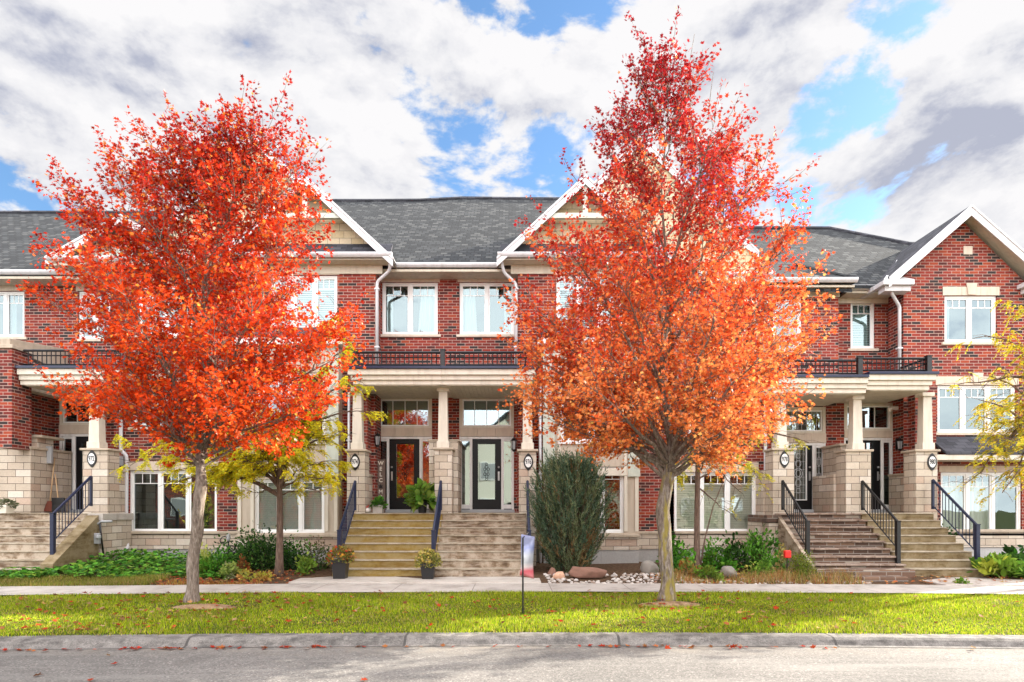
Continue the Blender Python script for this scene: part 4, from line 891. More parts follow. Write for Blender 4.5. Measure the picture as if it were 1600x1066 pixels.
p_ = Box('stone_pier', 'stone_block', h, X(46, 17.0), X(71, 17.0), 16.7, 17.3, FLOOR + .001, Z(686, 17.0), .008); Box('pier_cap', 'cap_stone', p_, X(44, 17), X(80, 17), 16.65, 17.5, Z(686, 17.0) + .001, Z(682, 17), .01)
Box('porch_ledge', 'stone_block', h, X(71, 17.4), X(86, 17.4), 17.31, YR - .01, FLOOR + .001, Z(728, 17.4), .008)
Box('door_intercom', 'grey_plastic', h, X(70, 17.0), X(79, 17.0), 17.02, 17.1, Z(724, 17), Z(697, 17), .01)
stairs(h, -16.2, -10.80, 'steps_brown', n=8)
Box('porch_base', 'stone_block', h, -10.798, -10.45, 16.0, YB - .06, -.3, 1.26, .008); Box('porch_slab', 'concrete_pad', h, -10.798, -10.40, 15.95, YB - .06, 1.261, 1.44, .01)
MB().profx([(14.35, -.2), (14.35, .30), (15.94, 1.40), (15.94, -.2)], -10.797, -10.50).build('stair_stringer', 'steps_mossy_dark', h, .01)
stair_rail(h, -10.74, (16.0, 2.38), (14.67, 1.42), 'metal_navy', .22)
downspout(h, [(X(189, 17.22), 17.22, 4.6), (X(189, 17.22), 17.22, Z(704, 17.22)), (X(198, 17.22), 17.22, Z(712, 17.22)), (X(197, 17.22), 17.22, Z(838, 17.22)), (X(192, 16.8), 17.0, Z(858, 17)), (X(182, 16.6), 16.75, .32)], .05)
Box('wall_notice', 'grey_plastic', h, X(180, YB), X(194, YB), YB - .03, YB - .002, Z(728, YB), Z(713, YB), .006)
# hose holder and meter on the porch side
mt = MB().tube([(X(148, 15.9), 15.9, .3), (X(150, 15.9), 15.9, 1.15), (X(158, 15.9), 15.9, 1.24), (X(176, 15.95), 15.93, 1.24)], .03, 8).build('meter_pipe', 'grey_plastic', h, smooth=True)
MB().box(X(151, 15.9), X(160, 15.9), 15.75, 15.9, .68, .95).lathe(X(155.5, 15.8), 15.74, [(.07, .82), (.07, .90)], 12).build('gas_meter', 'grey_plastic', mt, .012)
MB().tube([(X(158, 15.9), 15.85, 1.2), (X(160, 15.9), 15.85, .9), (X(164, 15.9), 15.85, .35)], .022, 6).tube([(X(152, 15.9), 15.85, .68), (X(148, 15.9), 15.83, .3)], .02, 6).build('meter_pipe', 'metal_black', h, smooth=True)

h982 = empty('townhouse', (17.5, 17, 0), 'red brick townhouse at the far right, beyond the yellow locust tree', 'townhouse', 'row of attached brick townhouses')
h = h982
uw = (16.2, 17.7, 4.6, 6.1); wall(h, 'brick_wall', 'brick', 14.562, 20.0, .5, 7.5, YB + .4, [uw, (15.6, 17.9, 1.0, 2.7)]); window(h, uw, YB + .4, lintel=.2); window(h, (15.6, 17.9, 1.0, 2.7), YB + .4, n=3, lintel=.2); base_course(h, 14.58, 20.0, YB + .4)
closing(h, 14.562, 20.0, 7.3, y0=18.9)
MB().slab([(14.9, 17.3, 7.5), (20.2, 17.3, 7.5), (20.2, 20.0, 9.3), (14.9, 20.0, 9.3)], .09).slab([(14.9, 20.0, 9.28), (20.2, 20.0, 9.28), (20.2, 27.0, 7.5), (14.9, 27.0, 7.5)], .09).build('roof', 'shingle', h)
gutter(h, 14.9, 20.1, 17.3, 7.56)
side_wall(h, 'brick_wall', 'brick', 20.0, YB + .4, 28.5, .0, 7.4)
MB().quad((20.0, 17.5, 7.4), (20.0, 20.0, 9.2), (20.0, 27.0, 7.4)).build('gable_wall', 'brick', h)
# ------------------------------------------------------------------ ground, road, kerb, lawn, walk, beds
def curve(x): return -0.0046 * (x - 0.6) ** 2 if abs(x) < 16 else -0.0046 * (16 - 0.6) ** 2
def sheet(name, mat, y0, y1, zf, x0=-30, x1=30, nx=120, ny=8, bend=1.0, kind='structure', follow0=True, follow1=True):
    v = []; f = []
    for j in range(ny + 1):
        for i in range(nx + 1):
            x = x0 + (x1 - x0) * i / nx; t = j / ny
            a = y0 + (curve(x) * bend if follow0 else 0); b_ = y1 + (curve(x) * bend if follow1 else 0); y = a + (b_ - a) * t
            v.append((x, y, zf(x, y, t)))
    for j in range(ny):
        for i in range(nx): a = j * (nx + 1) + i; f.append((a, a + 1, a + nx + 2, a + nx + 1))
    me = bpy.data.meshes.new(name); me.from_pydata(v, [], f); me.materials.append(M[mat]); me.polygons.foreach_set('use_smooth', [True] * len(f))
    o = bpy.data.objects.new(name, me); C.objects.link(o); o['kind'] = kind; return o
ROADZ, LAWN0, LAWN1 = -0.272, -0.165, -0.035
def lawn_z(x, y):
    t = min(1, max(0, (y - curve(x) - 8.75) / 3.25)); return LAWN0 + (LAWN1 - LAWN0) * t + 0.012 * math.sin(x * 1.7 + y) * math.sin(y * 2.1)
g_ = MB().quad((-400, -400, -.62), (400, -400, -.62), (400, 900, -.62), (-400, 900, -.62)).build('ground', 'far_ground'); g_['kind'] = 'structure'
sheet('road', 'asphalt', -3.0, 8.47, lambda x, y, t: ROADZ + 0.03 * math.sin(math.pi * t), -60, 60, follow0=False)
prof = [(8.40, ROADZ + .006), (8.47, ROADZ + .012), (8.53, LAWN0 - .03), (8.57, LAWN0 - .004), (8.62, LAWN0), (8.80, LAWN0 + .002), (8.80, -.6), (8.40, -.6)]
mb = MB(); N = 160
for i in range(N + 1):
    x = -30 + 60 * i / N; mb.v += [(x, y + curve(x), z) for y, z in prof]
for i in range(N):
    for k in range(7): a = i * 8 + k; mb.f.append((a, a + 8, a + 9, a + 1))
k_ = mb.build('kerb', 'concrete_curb'); k_['kind'] = 'structure'
sheet('lawn_soil', 'turf', 8.78, 12.05, lambda x, y, t: lawn_z(x, y) - .012, ny=14)
def walk_z(x, y, t): return -0.02 + .004 * math.sin(x)
sheet('sidewalk', 'concrete_walk', 12.0, 13.35, walk_z, ny=4)
def bed_z(x, y):
    t = min(1, max(0, (y - 13.3) / 2.5)); left = min(1, max(0, (-8.6 - x) / 1.5)); return -0.045 + .13 * t + left * .10 * t + .02 * math.sin(x * 2.3) * math.sin(y * 1.9)
sheet('garden_soil', 'mulch', 13.3, 17.6, lambda x, y, t: bed_z(x, y), ny=16, follow1=False)
def slab_obj(name, mat, x0, x1, y0, y1, z): o = MB().box(x0, x1, y0, y1, -.25, z).build(name, mat, None, .012); o['kind'] = 'structure'; return o
slab_obj('front_path', 'concrete_pad', -4.75, .62, 13.30, 14.36, .012)
slab_obj('side_path', 'flag_path', 9.0, 11.35, 13.0, 14.36, -.004); slab_obj('side_path', 'flag_path', 11.36, 12.6, 12.9, 13.7, -.008)
# opposite side of the street, seen only in the windows
sheet('opposite_lawn', 'turf', -12.0, -3.2, lambda x, y, t: -.15, -60, 60, nx=10, ny=2, follow0=False, follow1=False)

rng = np.random.default_rng(7); rnd = random.Random(11)
def unit(v): return v / np.linalg.norm(v, axis=-1, keepdims=True)
def leaves(P, tipdir, nrm, size, template, faces_n, faces):
    """P (n,3) base points; tipdir, nrm (n,3); template (k,3): x across, y along, z along the normal"""
    y = unit(tipdir); x = unit(np.cross(y, nrm)); z = np.cross(x, y)
    T = np.asarray(template); V = P[:, None, :] + size[:, None, None] * (T[None, :, 0:1] * x[:, None, :] + T[None, :, 1:2] * y[:, None, :] + T[None, :, 2:3] * z[:, None, :])
    k = len(T); n = len(P); Fc = (np.asarray(faces)[None, :] + (np.arange(n) * k)[:, None]).ravel()
    return V.reshape(-1, 3), Fc
MAPLE = [(0, 0, 0), (.46, .16, .06), (.24, .36, .02), (.54, .66, .10), (.16, .62, .02), (0, 1.05, -.06), (-.16, .62, .02), (-.54, .66, .10), (-.24, .36, .02), (-.46, .16, .06)]
MAPLE_F = [0, 1, 2, 3, 4, 5, 0, 5, 6, 7, 8, 9]
OVAL = [(0, 0, 0), (.26, .35, .05), (.2, .75, .04), (0, 1, -.03), (-.2, .75, .04), (-.26, .35, .05)]
OVAL_F = [0, 1, 2, 3, 0, 3, 4, 5]
def jitter(n, s): return rng.normal(0, s, (n, 3))
def pick(cols, n, sd=.12, w=None):
    c = np.array(cols)[rng.choice(len(cols), n, p=w)]; return np.clip(c * np.exp(rng.normal(0, sd, (n, 1))) * (1 + rng.normal(0, .05, (n, 3))), 0, 1)

# ---- lawn
GREENS = [(.23, .335, .011), (.31, .395, .013), (.37, .425, .019), (.13, .215, .010), (.43, .39, .055)]
def grass(name, n, xr, yr, hh, label, zf, cols, dens=None, wid=.006, curve_on=True):
    x = rng.uniform(*xr, n); t = rng.uniform(0, 1, n); y = yr[0] + (yr[1] - yr[0]) * t
    if curve_on: y = y + np.array([curve(a) for a in x])
    if dens is not None: k = dens(x, y) > rng.uniform(0, 1, n); x, y = x[k], y[k]
    n = len(x); z = np.array([zf(a, b_) for a, b_ in zip(x, y)]) - .006
    h_ = rng.uniform(*hh, n) * (0.8 + .35 * np.sin(x * 1.3 + 2) * np.sin(y * 2.2)); az = rng.uniform(0, 2 * np.pi, n); ln = rng.uniform(.1, .9, n) * h_
    P = np.stack([x, y, z], 1); s = np.stack([np.cos(az), np.sin(az), 0 * az], 1); d = np.stack([-np.sin(az), np.cos(az), 0 * az], 1)
    w_ = rng.uniform(.6, 1.4, n)[:, None] * wid; top = P + d * ln[:, None] + np.array([0, 0, 1.0]) * h_[:, None]
    V = np.stack([P - s * w_, P + s * w_, top], 1).reshape(-1, 3)
    clump = .5 + .5 * np.sin(x * 2.1 + 1.3 * np.sin(y * 1.7)) * np.cos(y * 3.1 + x * .6)
    c = pick(cols, n, .2) * (.78 + .4 * clump)[:, None]
    dead = rng.uniform(0, 1, n) < (.05 + .12 * (np.sin(x * 1.1 + y * 2.7) * np.sin(x * .7 - y * 3.3) > .35)); c[dead] = pick([(.42, .33, .14), (.34, .24, .10)], int(dead.sum()))
    o = np_mesh(name, 'blade', V, np.arange(3 * n), 3, np.repeat(c, 3, 0)); return tag(o, label, 'grass', None, 'stuff')
bare = [(-5.2, 10.6, .85, .30), (2.75, 10.85, .85, .30)]
def lawn_d(x, y):
    d = np.ones_like(x)
    for cx, cy, rx, ry in bare: d *= np.clip((((x - cx) / rx) ** 2 + ((y - cy) / ry) ** 2) ** .5 * 1.6 - .9, 0.03, 1)
    return d * np.clip((y - np.array([curve(a) for a in x]) - 8.74 - .05 * np.sin(x * 5) * np.sin(x * 1.7)) / .16, .12, 1) * np.clip(1.15 - .55 * (np.sin(x * 1.9 + 1) * np.sin(y * 3.1 + x) > .62), .3, 1)
grass('grass', 230000, (-13, 13), (8.72, 12.06), (.03, .062), 'short green lawn between the kerb and the sidewalk', lawn_z, GREENS, lawn_d)
for i, (cx, cy, rx, ry) in enumerate(bare):
    mb = MB(); n = 30; mb.v = [(cx, cy, lawn_z(cx, cy) + .045)] + [(cx + rx * .62 * s_ * math.cos(2 * math.pi * k / n) * (1 + .18 * math.sin(k * 2.4)), cy + ry * .62 * s_ * math.sin(2 * math.pi * k / n) * (1 + .2 * math.cos(k * 1.9)), lawn_z(cx, cy) + z_) for s_, z_ in ((.4, .04), (.8, .012), (1.1, -.03)) for k in range(n)]
    mb.f = [(0, 1 + k, 1 + (k + 1) % n) for k in range(n)] + [(1 + r * n + k, 1 + (r + 1) * n + k, 1 + (r + 1) * n + (k + 1) % n, 1 + r * n + (k + 1) % n) for r in range(2) for k in range(n)]
    o = mb.build('soil_patch', 'bare_soil', smooth=True); o['kind'] = 'structure'

# ---- fallen leaves
def fallen(name, n, place, label, cols, size=(.05, .10)):
    P = np.array([place() for _ in range(n)]); a = rng.uniform(0, 2 * np.pi, n)
    tip = np.stack([np.cos(a), np.sin(a), rng.uniform(-.1, .35, n)], 1); nr = np.stack([rng.normal(0, .35, n), rng.normal(0, .35, n), np.ones(n)], 1)
    V, Fc = leaves(P, tip, nr, rng.uniform(*size, n), MAPLE, 2, MAPLE_F)
    o = np_mesh(name, 'leaf', V, Fc, 6, np.repeat(pick(cols, n, .2), len(MAPLE), 0)); return tag(o, label, 'fallen leaves', None, 'stuff')
DRY = [(.30, .025, .012), (.36, .05, .02), (.26, .09, .03), (.38, .22, .08), (.18, .07, .03), (.30, .18, .09)]
def on_lawn():
    x = rnd.gauss(rnd.choice((-6.5, -5.0, 2.8)), rnd.choice((1.4, 3.6))); y = rnd.uniform(8.9, 12.0); return (x, y + curve(x), lawn_z(x, y + curve(x)) + .035)
def in_gutter():
    x = rnd.choice((-4.5, -6, -3, 2.5, 1.5)) + rnd.gauss(0, 1.1); y = 8.36 + curve(x) - abs(rnd.gauss(0, .05)); return (x, y, ROADZ + .018)
def on_road(): x = rnd.uniform(-8, 9); y = rnd.uniform(6.4, 8.2); return (x, y, ROADZ + .03)
def on_bed(): x = rnd.uniform(-8.4, -4.7); y = rnd.uniform(13.3, 15.2); return (x, y + curve(x) * .5, bed_z(x, y) + .03)
def on_bed2(): x = rnd.choice((rnd.uniform(3.0, 7.0), rnd.uniform(6.5, 11.5))); y = rnd.uniform(13.2, 14.8); return (x, y, bed_z(x, y) + .03)
fallen('fallen_leaves', 800, on_lawn, 'scattered red and tan maple leaves lying on the lawn', DRY)
fallen('fallen_leaves', 130, in_gutter, 'red maple leaves gathered in the gutter along the kerb', DRY[:3], (.05, .09))
fallen('fallen_leaves', 9, on_road, 'few stray leaves lying on the road', DRY)
fallen('fallen_leaves', 500, on_bed, 'orange and brown leaves covering the bed under the yellow locust', [(.42, .14, .05), (.30, .09, .04), (.45, .26, .10), (.35, .06, .03)], (.05, .10))
fallen('fallen_leaves', 600, on_bed2, 'orange leaves strewn over the bed and path before house 978', [(.46, .17, .05), (.38, .11, .04), (.48, .28, .10)], (.05, .10))

# ------------------------------------------------------------------ maples
def bez(a, b_, c, n): return [((1 - t) ** 2) * a + 2 * t * (1 - t) * b_ + t * t * c for t in [i / n for i in range(n + 1)]]
def interp(tab, z, k):
    if z <= tab[0][0]: return tab[0][k]
    for p, q in zip(tab, tab[1:]):
        if z <= q[0]: t = (z - p[0]) / (q[0] - p[0]); return p[k] + (q[k] - p[k]) * t
    return tab[-1][k]
def np_v(v): return np.array([v.x, v.y, v.z])
def maple(base, tops, tab, zfork, nlimb, colour, label, seed, bark_, r0=.125, leaf_n=24, size=(.042, .078), mossy=None, depth=.9, kicker=(), bare=0):
    R = random.Random(seed); x0, y0, z0 = base; root = empty('maple_tree', base, label, 'tree', 'autumn maples on the lawn')
    axis = lambda z: Vector((x0 + tops[0] * max(0, (z - z0)) / (tab[-1][0] - z0), y0, z))
    trunk = MB(); limbs = MB(); leafP = []; leafD = []; leafB = []; ztop = tab[-1][0]
    path = []; nseg = 22
    for i in range(nseg + 1):
        z = z0 - .08 + (ztop - .3 - z0) * i / nseg; p = axis(z); wob = min(1, i / 5) * .07; path.append(Vector((p.x + wob * math.sin(i * .9 + seed), p.y + wob * math.cos(i * 1.2 + seed), z)))
    taper = lambda z: 1.0 - .5 * min(1, max(0, (z - zfork + .45) / 1.1)); rad = lambda z: r0 * max(.07, taper(z) * (1.0 if z < zfork else (1 - (z - zfork) / (ztop - zfork)) ** 1.1)) * (1 + .55 * math.exp(-max(0, z - z0) / .12))
    fine = []
    for a, b_ in zip(path, path[1:]):
        for k in range(3): fine.append(a.lerp(b_, k / 3))
    low = [p for p in fine if p.z <= zfork + .25]; trunk.tube([Vector((p.x + .012 * math.sin(p.z * 7), p.y, p.z)) for p in low], [rad(p.z) * (1 + .05 * math.sin(p.z * 9 + seed)) for p in low], 14)
    up = [low[-1] - Vector((0, 0, .15))] + [p for p in path if p.z > zfork + .25]; limbs.tube(up, [rad(p.z) for p in up], 8)
    def on_axis(z):
        for a, b_ in zip(path, path[1:]):
            if z <= b_.z: return a.lerp(b_, max(0, (z - a.z) / (b_.z - a.z)))
        return path[-1]
    def envelope(z, az):
        rl, rr = interp(tab, z, 1), interp(tab, z, 2); c = math.cos(az); t = (c + 1) / 2; side = rl + (rr - rl) * t; mid = (rl + rr) / 2 * depth
        return side * c * c + mid * (1 - c * c)
    def twigs(p, d, L, rr):
        # one leafy spray: a thin shoot with leaves along it
        e = p + d * L + Vector((0, 0, L * .18)); mid_ = p + d * L * .5 + Vector((R.gauss(0, .03), R.gauss(0, .03), R.gauss(0, .02)))
        if rr > 0: limbs.tube([p, mid_, e], [rr, rr * .7, rr * .35], 3, False)
        m_ = max(3, int(leaf_n * (L / .45) * R.uniform(.7, 1.3)))
        for k in range(m_):
            t = 1.08 - .95 * R.random() ** 1.6; q = p + (mid_ - p) * min(1, 2 * t) if t < .5 else mid_ + (e - mid_) * (2 * t - 1)
            leafP.append((q.x + R.gauss(0, .045), q.y + R.gauss(0, .045), q.z + R.gauss(0, .04))); leafD.append((d.x, d.y, d.z)); leafB.append(shade[0])
    shade = [0.0]
    def branch(p, d, L, rr, lvl):
        shade[0] = R.gauss(0, .75)
        n = 4; pts = [p]; dd = d.copy()
        for i in range(n):
            dd = (dd + Vector((R.gauss(0, .10), R.gauss(0, .10), R.gauss(.05, .07)))).normalized(); pts.append(pts[-1] + dd * L / n)
        limbs.tube(pts, [rr * (1 - .75 * i / n) for i in range(n + 1)], 4, False)
        ns = max(4, int(L / .13))
        for i in range(ns):
            t = .12 + .88 * (i + R.random()) / ns; j = min(n - 1, int(t * n)); q = pts[j].lerp(pts[j + 1], t * n - j); a = (pts[j + 1] - pts[j]).normalized()
            s_ = Vector((R.gauss(0, 1), R.gauss(0, 1), R.gauss(.1, .6))); s_ = (s_ - a * s_.dot(a)).normalized(); tw = (a * R.uniform(.5, 1.1) + s_ * R.uniform(.5, 1.0)).normalized()
            twigs(q, tw, R.uniform(.22, .5) * (1 if lvl else .8), .006)
        twigs(pts[-1], dd, R.uniform(.25, .5), .006)
    targets = []
    for i in range(nlimb):
        u = (i + .5) / nlimb; az = i * 2.39996 + R.uniform(-.3, .3); zt = tab[0][0] + (ztop - .25 - tab[0][0]) * (u ** 1.12); targets.append((zt + R.uniform(-.15, .15), az, R.uniform(.62, 1.06)))
    for k in kicker: targets.append((k[0], None, k[1]))
    for zt, az, f_ in targets:
        zt = min(zt, ztop - .1)
        if az is None: tgt = Vector((f_, y0 + R.uniform(-.5, .5), zt))
        else:
            r_ = envelope(zt, az) * f_; c = axis(zt); tgt = Vector((c.x + r_ * math.cos(az), c.y + r_ * math.sin(az), zt))
        h_r = math.hypot(tgt.x - axis(zt).x, tgt.y - y0); za = max(zfork - .1 + R.uniform(0, .5), zt - h_r * R.uniform(.75, 1.25) - .25); za = min(za, ztop - .7); s_ = on_axis(za)
        dirv = tgt - s_; L = dirv.length; out = Vector((dirv.x, dirv.y, 0)); lo = min(1, max(0, (5.0 - zt) / 1.8)); ctrl = s_ + out * (.40 + .15 * lo) + Vector((0, 0, dirv.z * (.50 - .15 * lo) + (.12 - .02 * lo) * L)); n = 8
        pts = bez(s_, ctrl, tgt, n); pts = [p + Vector((R.gauss(0, .025), R.gauss(0, .025), R.gauss(0, .02))) * (1 if 0 < i < n else 0) for i, p in enumerate(pts)]
        rb = min(rad(za) * .62, .009 + .009 * L); limbs.tube(pts, [rb * (1 - .85 * i / n) + .004 for i in range(n + 1)], 6, False)
        nb = max(5, int(L * 5.6))
        for i in range(nb):
            t = .22 + .78 * (i + R.random()) / nb; j = min(n - 1, int(t * n)); q = pts[j].lerp(pts[j + 1], t * n - j); a = (pts[j + 1] - pts[j]).normalized()
            s2 = Vector((R.gauss(0, 1), R.gauss(0, 1), R.gauss(.3, .6))); s2 = (s2 - a * s2.dot(a)).normalized(); d2 = (a * R.uniform(.6, 1.1) + s2 * R.uniform(.55, 1.0)).normalized()
            branch(q, d2, R.uniform(.28, .68) * (1.1 - .5 * t) * min(1.2, .55 + L * .28), .009, 1)
        branch(pts[-1], (pts[-1] - pts[-2]).normalized(), R.uniform(.3, .6), .008, 0)
    for k in range(bare):
        a = R.uniform(-.4, 2.2) if R.random() < .7 else R.uniform(0, 6.28); z = ztop - R.uniform(.2, 1.5); c = axis(z); r_ = envelope(z, a) * R.uniform(.3, .95); p = Vector((c.x + r_ * math.cos(a), c.y + r_ * math.sin(a), z)); l_ = R.uniform(.45, .95); e = p + Vector((R.gauss(.08, .08), R.gauss(0, .08), l_))
        limbs.tube([p, p.lerp(e, .5) + Vector((R.gauss(0, .02), 0, 0)), e], [.008, .006, .004], 3, False)
    # bare tips at the very top
    branch(path[-1], Vector((0, 0, 1)), .55, .01, 0)
    P = np.array(leafP); D = np.array(leafD); n = len(P)
    tip = unit(D * .8 + jitter(n, .55) + np.array([0, 0, -.45])); nr = jitter(n, .55) + np.array([0, -.35, .75])
    V, Fc = leaves(P, tip, nr, rng.uniform(*size, n), MAPLE, 2, MAPLE_F); Q = P.copy(); Q[:, 2] += np.array(leafB); col = colour(Q)
    trunk.build('trunk', bark_, root, smooth=True); limbs.build('branches', 'bark_grey', root, smooth=True)
    np_mesh('crown', 'leaf', V, Fc, 6, np.repeat(col, len(MAPLE), 0), root); return root
def blend(P, stops, noise_sd, sd=.28):
    """leaf colour runs through STOPS (value, colour) with each tree's own gradient"""
    n = len(P); v = P[:, 2] + rng.normal(0, noise_sd, n) + .55 * np.sin(P[:, 0] * 2.3 + P[:, 2] * 1.1) + .5 * np.sin(P[:, 1] * 2.9 + P[:, 0] * 1.3 + P[:, 2] * 1.7)
    xs = [s[0] for s in stops]; c = np.stack([np.interp(v, xs, [s[1][k] for s in stops]) for k in range(3)], 1)
    return np.clip(c * np.exp(rng.normal(0, sd, (n, 1))), 0, .9)
ky = 980 / 11.1
T1 = [(2.65, .8, 1.0), (3.1, 1.45, 1.7), (3.7, 1.9, 1.9), (4.5, 2.1, 1.85), (5.3, 2.1, 1.75), (5.9, 1.95, 1.55), (6.5, 1.4, 1.2), (7.0, .65, .85), (7.5, .3, .6), (8.0, .1, .3)]
def col1(P):
    c = blend(P, [(2.6, (.70, .092, .014)), (4.2, (.65, .060, .011)), (5.8, (.56, .055, .012)), (7.2, (.46, .030, .013)), (9.2, (.33, .016, .014))], 1.1)
    k = rng.uniform(0, 1, len(P)) < .10; c[k] = pick([(.75, .28, .05), (.72, .20, .035)], int(k.sum())); return c
maple((X(300, 11.1), 11.1, lawn_z(-5.66, 11.1)), (.45, 0), T1, 2.35, 38, col1, 'red autumn maple on the lawn, nearest the left end of the kerb', 3, 'bark_grey', .100,
      kicker=[(8.4, -4.85), (7.8, -5.0), (7.2, -4.95), (8.35, -4.35), (7.6, -4.3), (7.6, -5.95), (7.0, -6.0), (7.0, -3.95), (6.4, -3.75), (7.0, -6.7), (6.3, -7.4),  (8.2, -5.9), (7.65, -3.9), (7.6, -6.65), (6.9, -7.55), (6.0, -8.0), (4.2, -3.35), (4.8, -3.3), (3.3, -3.7), (3.5, -7.7)])
T2 = [(2.65, 1.8, 1.35), (3.1, 2.35, 1.95), (3.7, 2.6, 2.15), (4.6, 2.6, 2.2), (5.4, 2.5, 2.05), (6.2, 2.2, 1.85), (7.0, 1.9, 1.6), (7.6, 1.5, 1.35), (8.1, .95, .95), (8.6, .6, .6), (9.1, .3, .35), (9.45, .08, .15)]
def col2(P):
    Q = P.copy(); Q[:, 2] -= .10 * (P[:, 0] - 2.8)
    c = blend(Q, [(2.4, (.84, .27, .075)), (4.0, (.80, .20, .055)), (5.4, (.64, .090, .022)), (6.6, (.49, .045, .022)), (8.0, (.38, .022, .022)), (10, (.30, .016, .022))], .9)
    k = rng.uniform(0, 1, len(P)) < np.clip((6.4 - P[:, 2]) * .045 + .03 * (P[:, 0] - 2.8), 0.02, .2); c[k] = pick([(.80, .36, .17), (.78, .28, .09), (.78, .42, .12)], int(k.sum())); return c
maple((X(1042, 11.2), 11.2, lawn_z(2.76, 11.2)), (-.05, 0), T2, 2.15, 50, col2, 'orange maple with crimson top on the lawn, standing right of the banner', 8, 'bark_mossy', .120, leaf_n=24, size=(.040, .074), bare=16,
      kicker=[(3.3, .55), (3.0, 1.0), (4.2, .42), (4.8, .50), (3.7, .8), (3.3, 4.85), (4.3, 5.05), (5.2, 4.9), (2.9, 4.2), (6.0, .8), (3.0, 1.8)])
# ------------------------------------------------------------------ locust trees with fine yellow foliage
def locust(base, limbs_, label, cols, r0=.09, zf=1.9, lean=0.0, n_leaf=26, seed=1, bark_='bark_brown', top=None, cat='tree', fronds=(4, 7)):
    R = random.Random(seed); x0, y0, z0 = base; root = empty('locust_tree', base, label, cat, 'small yellow leaved trees by the houses')
    tr = MB(); br = MB(); P = []; D = []
    h_ = (top or zf + .3); pts = [Vector((x0 + lean * t, y0 + .03 * math.sin(t * 5), z0 - .1 + (h_ - z0 + .1) * t)) for t in [i / 10 for i in range(11)]]
    tr.tube(pts, [r0 * (1 + .5 * math.exp(-i / .8)) * (1 - .35 * i / 10) for i in range(11)], 12)
    for (tx, ty, tz, leafy) in limbs_:
        za = R.uniform(zf - .25, h_ - .05); f_ = (za - z0) / (h_ - z0); s_ = Vector((x0 + lean * f_, y0, za)); t_ = Vector((tx, ty, tz)); d = t_ - s_; L = d.length
        q = bez(s_, s_ + Vector((d.x * .45, d.y * .45, d.z * .75 + .12 * L)), t_, 8); q = [p + Vector((R.gauss(0, .03), R.gauss(0, .03), R.gauss(0, .03))) * (0 < i < 8) for i, p in enumerate(q)]
        br.tube(q, [(.012 + .012 * L) * (1 - .8 * i / 8) for i in range(9)], 6, False)
        nb = int(L * 8)
        for i in range(nb):
            t = .25 + .75 * (i + R.random()) / nb; j = min(7, int(t * 8)); p = q[j].lerp(q[j + 1], t * 8 - j); a = (q[j + 1] - q[j]).normalized()
            d2 = (a * .8 + Vector((R.gauss(0, .8), R.gauss(0, .8), R.gauss(-.05, .35)))).normalized(); l2 = R.uniform(.25, .65); e = p + d2 * l2
            m_ = p + d2 * l2 * .5 + Vector((0, 0, .04)); br.tube([p, m_, e], [.006, .005, .003], 3, False)
            if R.random() > leafy: continue
            for k in range(R.randint(*fronds)):
                b_ = p.lerp(e, R.uniform(.2, 1.05)); fd = Vector((d2.x + R.gauss(0, .7), d2.y + R.gauss(0, .7), R.uniform(-.9, -.05))).normalized(); fl = R.uniform(.14, .26)
                for g in range(n_leaf):
                    u = g / n_leaf; c = b_ + fd * fl * u + Vector((0, 0, -.10 * u * u)); P.append(tuple(c)); D.append((fd.x, fd.y, fd.z, 1 if g % 2 else -1))
    P = np.array(P); D = np.array(D); n = len(P); fd = D[:, :3]; side = unit(np.cross(fd, np.array([0, 0, 1.0])) + 1e-6) * D[:, 3:4]
    V, Fc = leaves(P, unit(side + fd * .5 + jitter(n, .2)), jitter(n, .4) + np.array([0, -.2, .9]), rng.uniform(.035, .06, n), OVAL, 2, OVAL_F)
    tr.build('trunk', bark_, root, smooth=True); br.build('branches', bark_, root, smooth=True)
    np_mesh('crown', 'leaf', V, Fc, 4, np.repeat(pick(cols, n, .15), len(OVAL), 0), root); return root
YEL = [(.86, .68, .02), (.84, .74, .03), (.76, .72, .05), (.66, .68, .07)]
Y3 = 14.5
L3 = [(X(a, Y3), Y3 + dy, Z(b_, Y3), lf) for a, b_, dy, lf in
      [(215, 700, -.3, .35), (190, 722, .2, .35), (265, 755, .1, .45), (300, 690, .3, .6), (330, 740, -.4, .9), (375, 650, -.2, .9), (420, 645, .4, 1), (470, 640, -.3, 1), (500, 680, .3, 1), (528, 748, -.2, .7), (520, 655, .1, .9),
       (470, 705, -.5, 1), (400, 690, -.5, 1), (350, 700, .4, .9), (548, 680, .2, .25), (565, 590, .1, .22), (540, 545, .0, .3), (500, 590, -.1, .5), (575, 640, .3, .2), (310, 755, .0, .6), (390, 770, -.1, .25), (490, 765, .2, .3), (530, 480, .1, .18), (450, 735, -.6, .9), (290, 735, -.2, .5), (430, 665, -.3, 1), (485, 705, -.4, 1), (395, 720, -.6, 1), (460, 665, -.1, 1), (510, 720, .2, 1), (360, 680, .1, 1)]]
locust((X(436, Y3), Y3, .05), L3, 'small yellow honey locust in the mulch bed behind the red maple', YEL, .085, Z(760, Y3), .02, seed=5, top=Z(690, Y3), fronds=(8, 13))
Y4 = 14.9
L4 = [(X(a, Y4), Y4 + dy, Z(b_, Y4), lf) for a, b_, dy, lf in
      [(1190, 742, -.2, .8), (1160, 720, .2, .7), (1130, 690, -.2, .6), (1075, 690, .2, .6), (1060, 740, -.1, .8), (1200, 690, .1, .6), (1240, 660, -.2, .35), (1110, 640, 0, .5), (1150, 770, -.3, .15), (1270, 690, .2, .12), (1135, 800, -.2, .08), (1060, 600, .2, .4), (1150, 620, .2, .4)]]
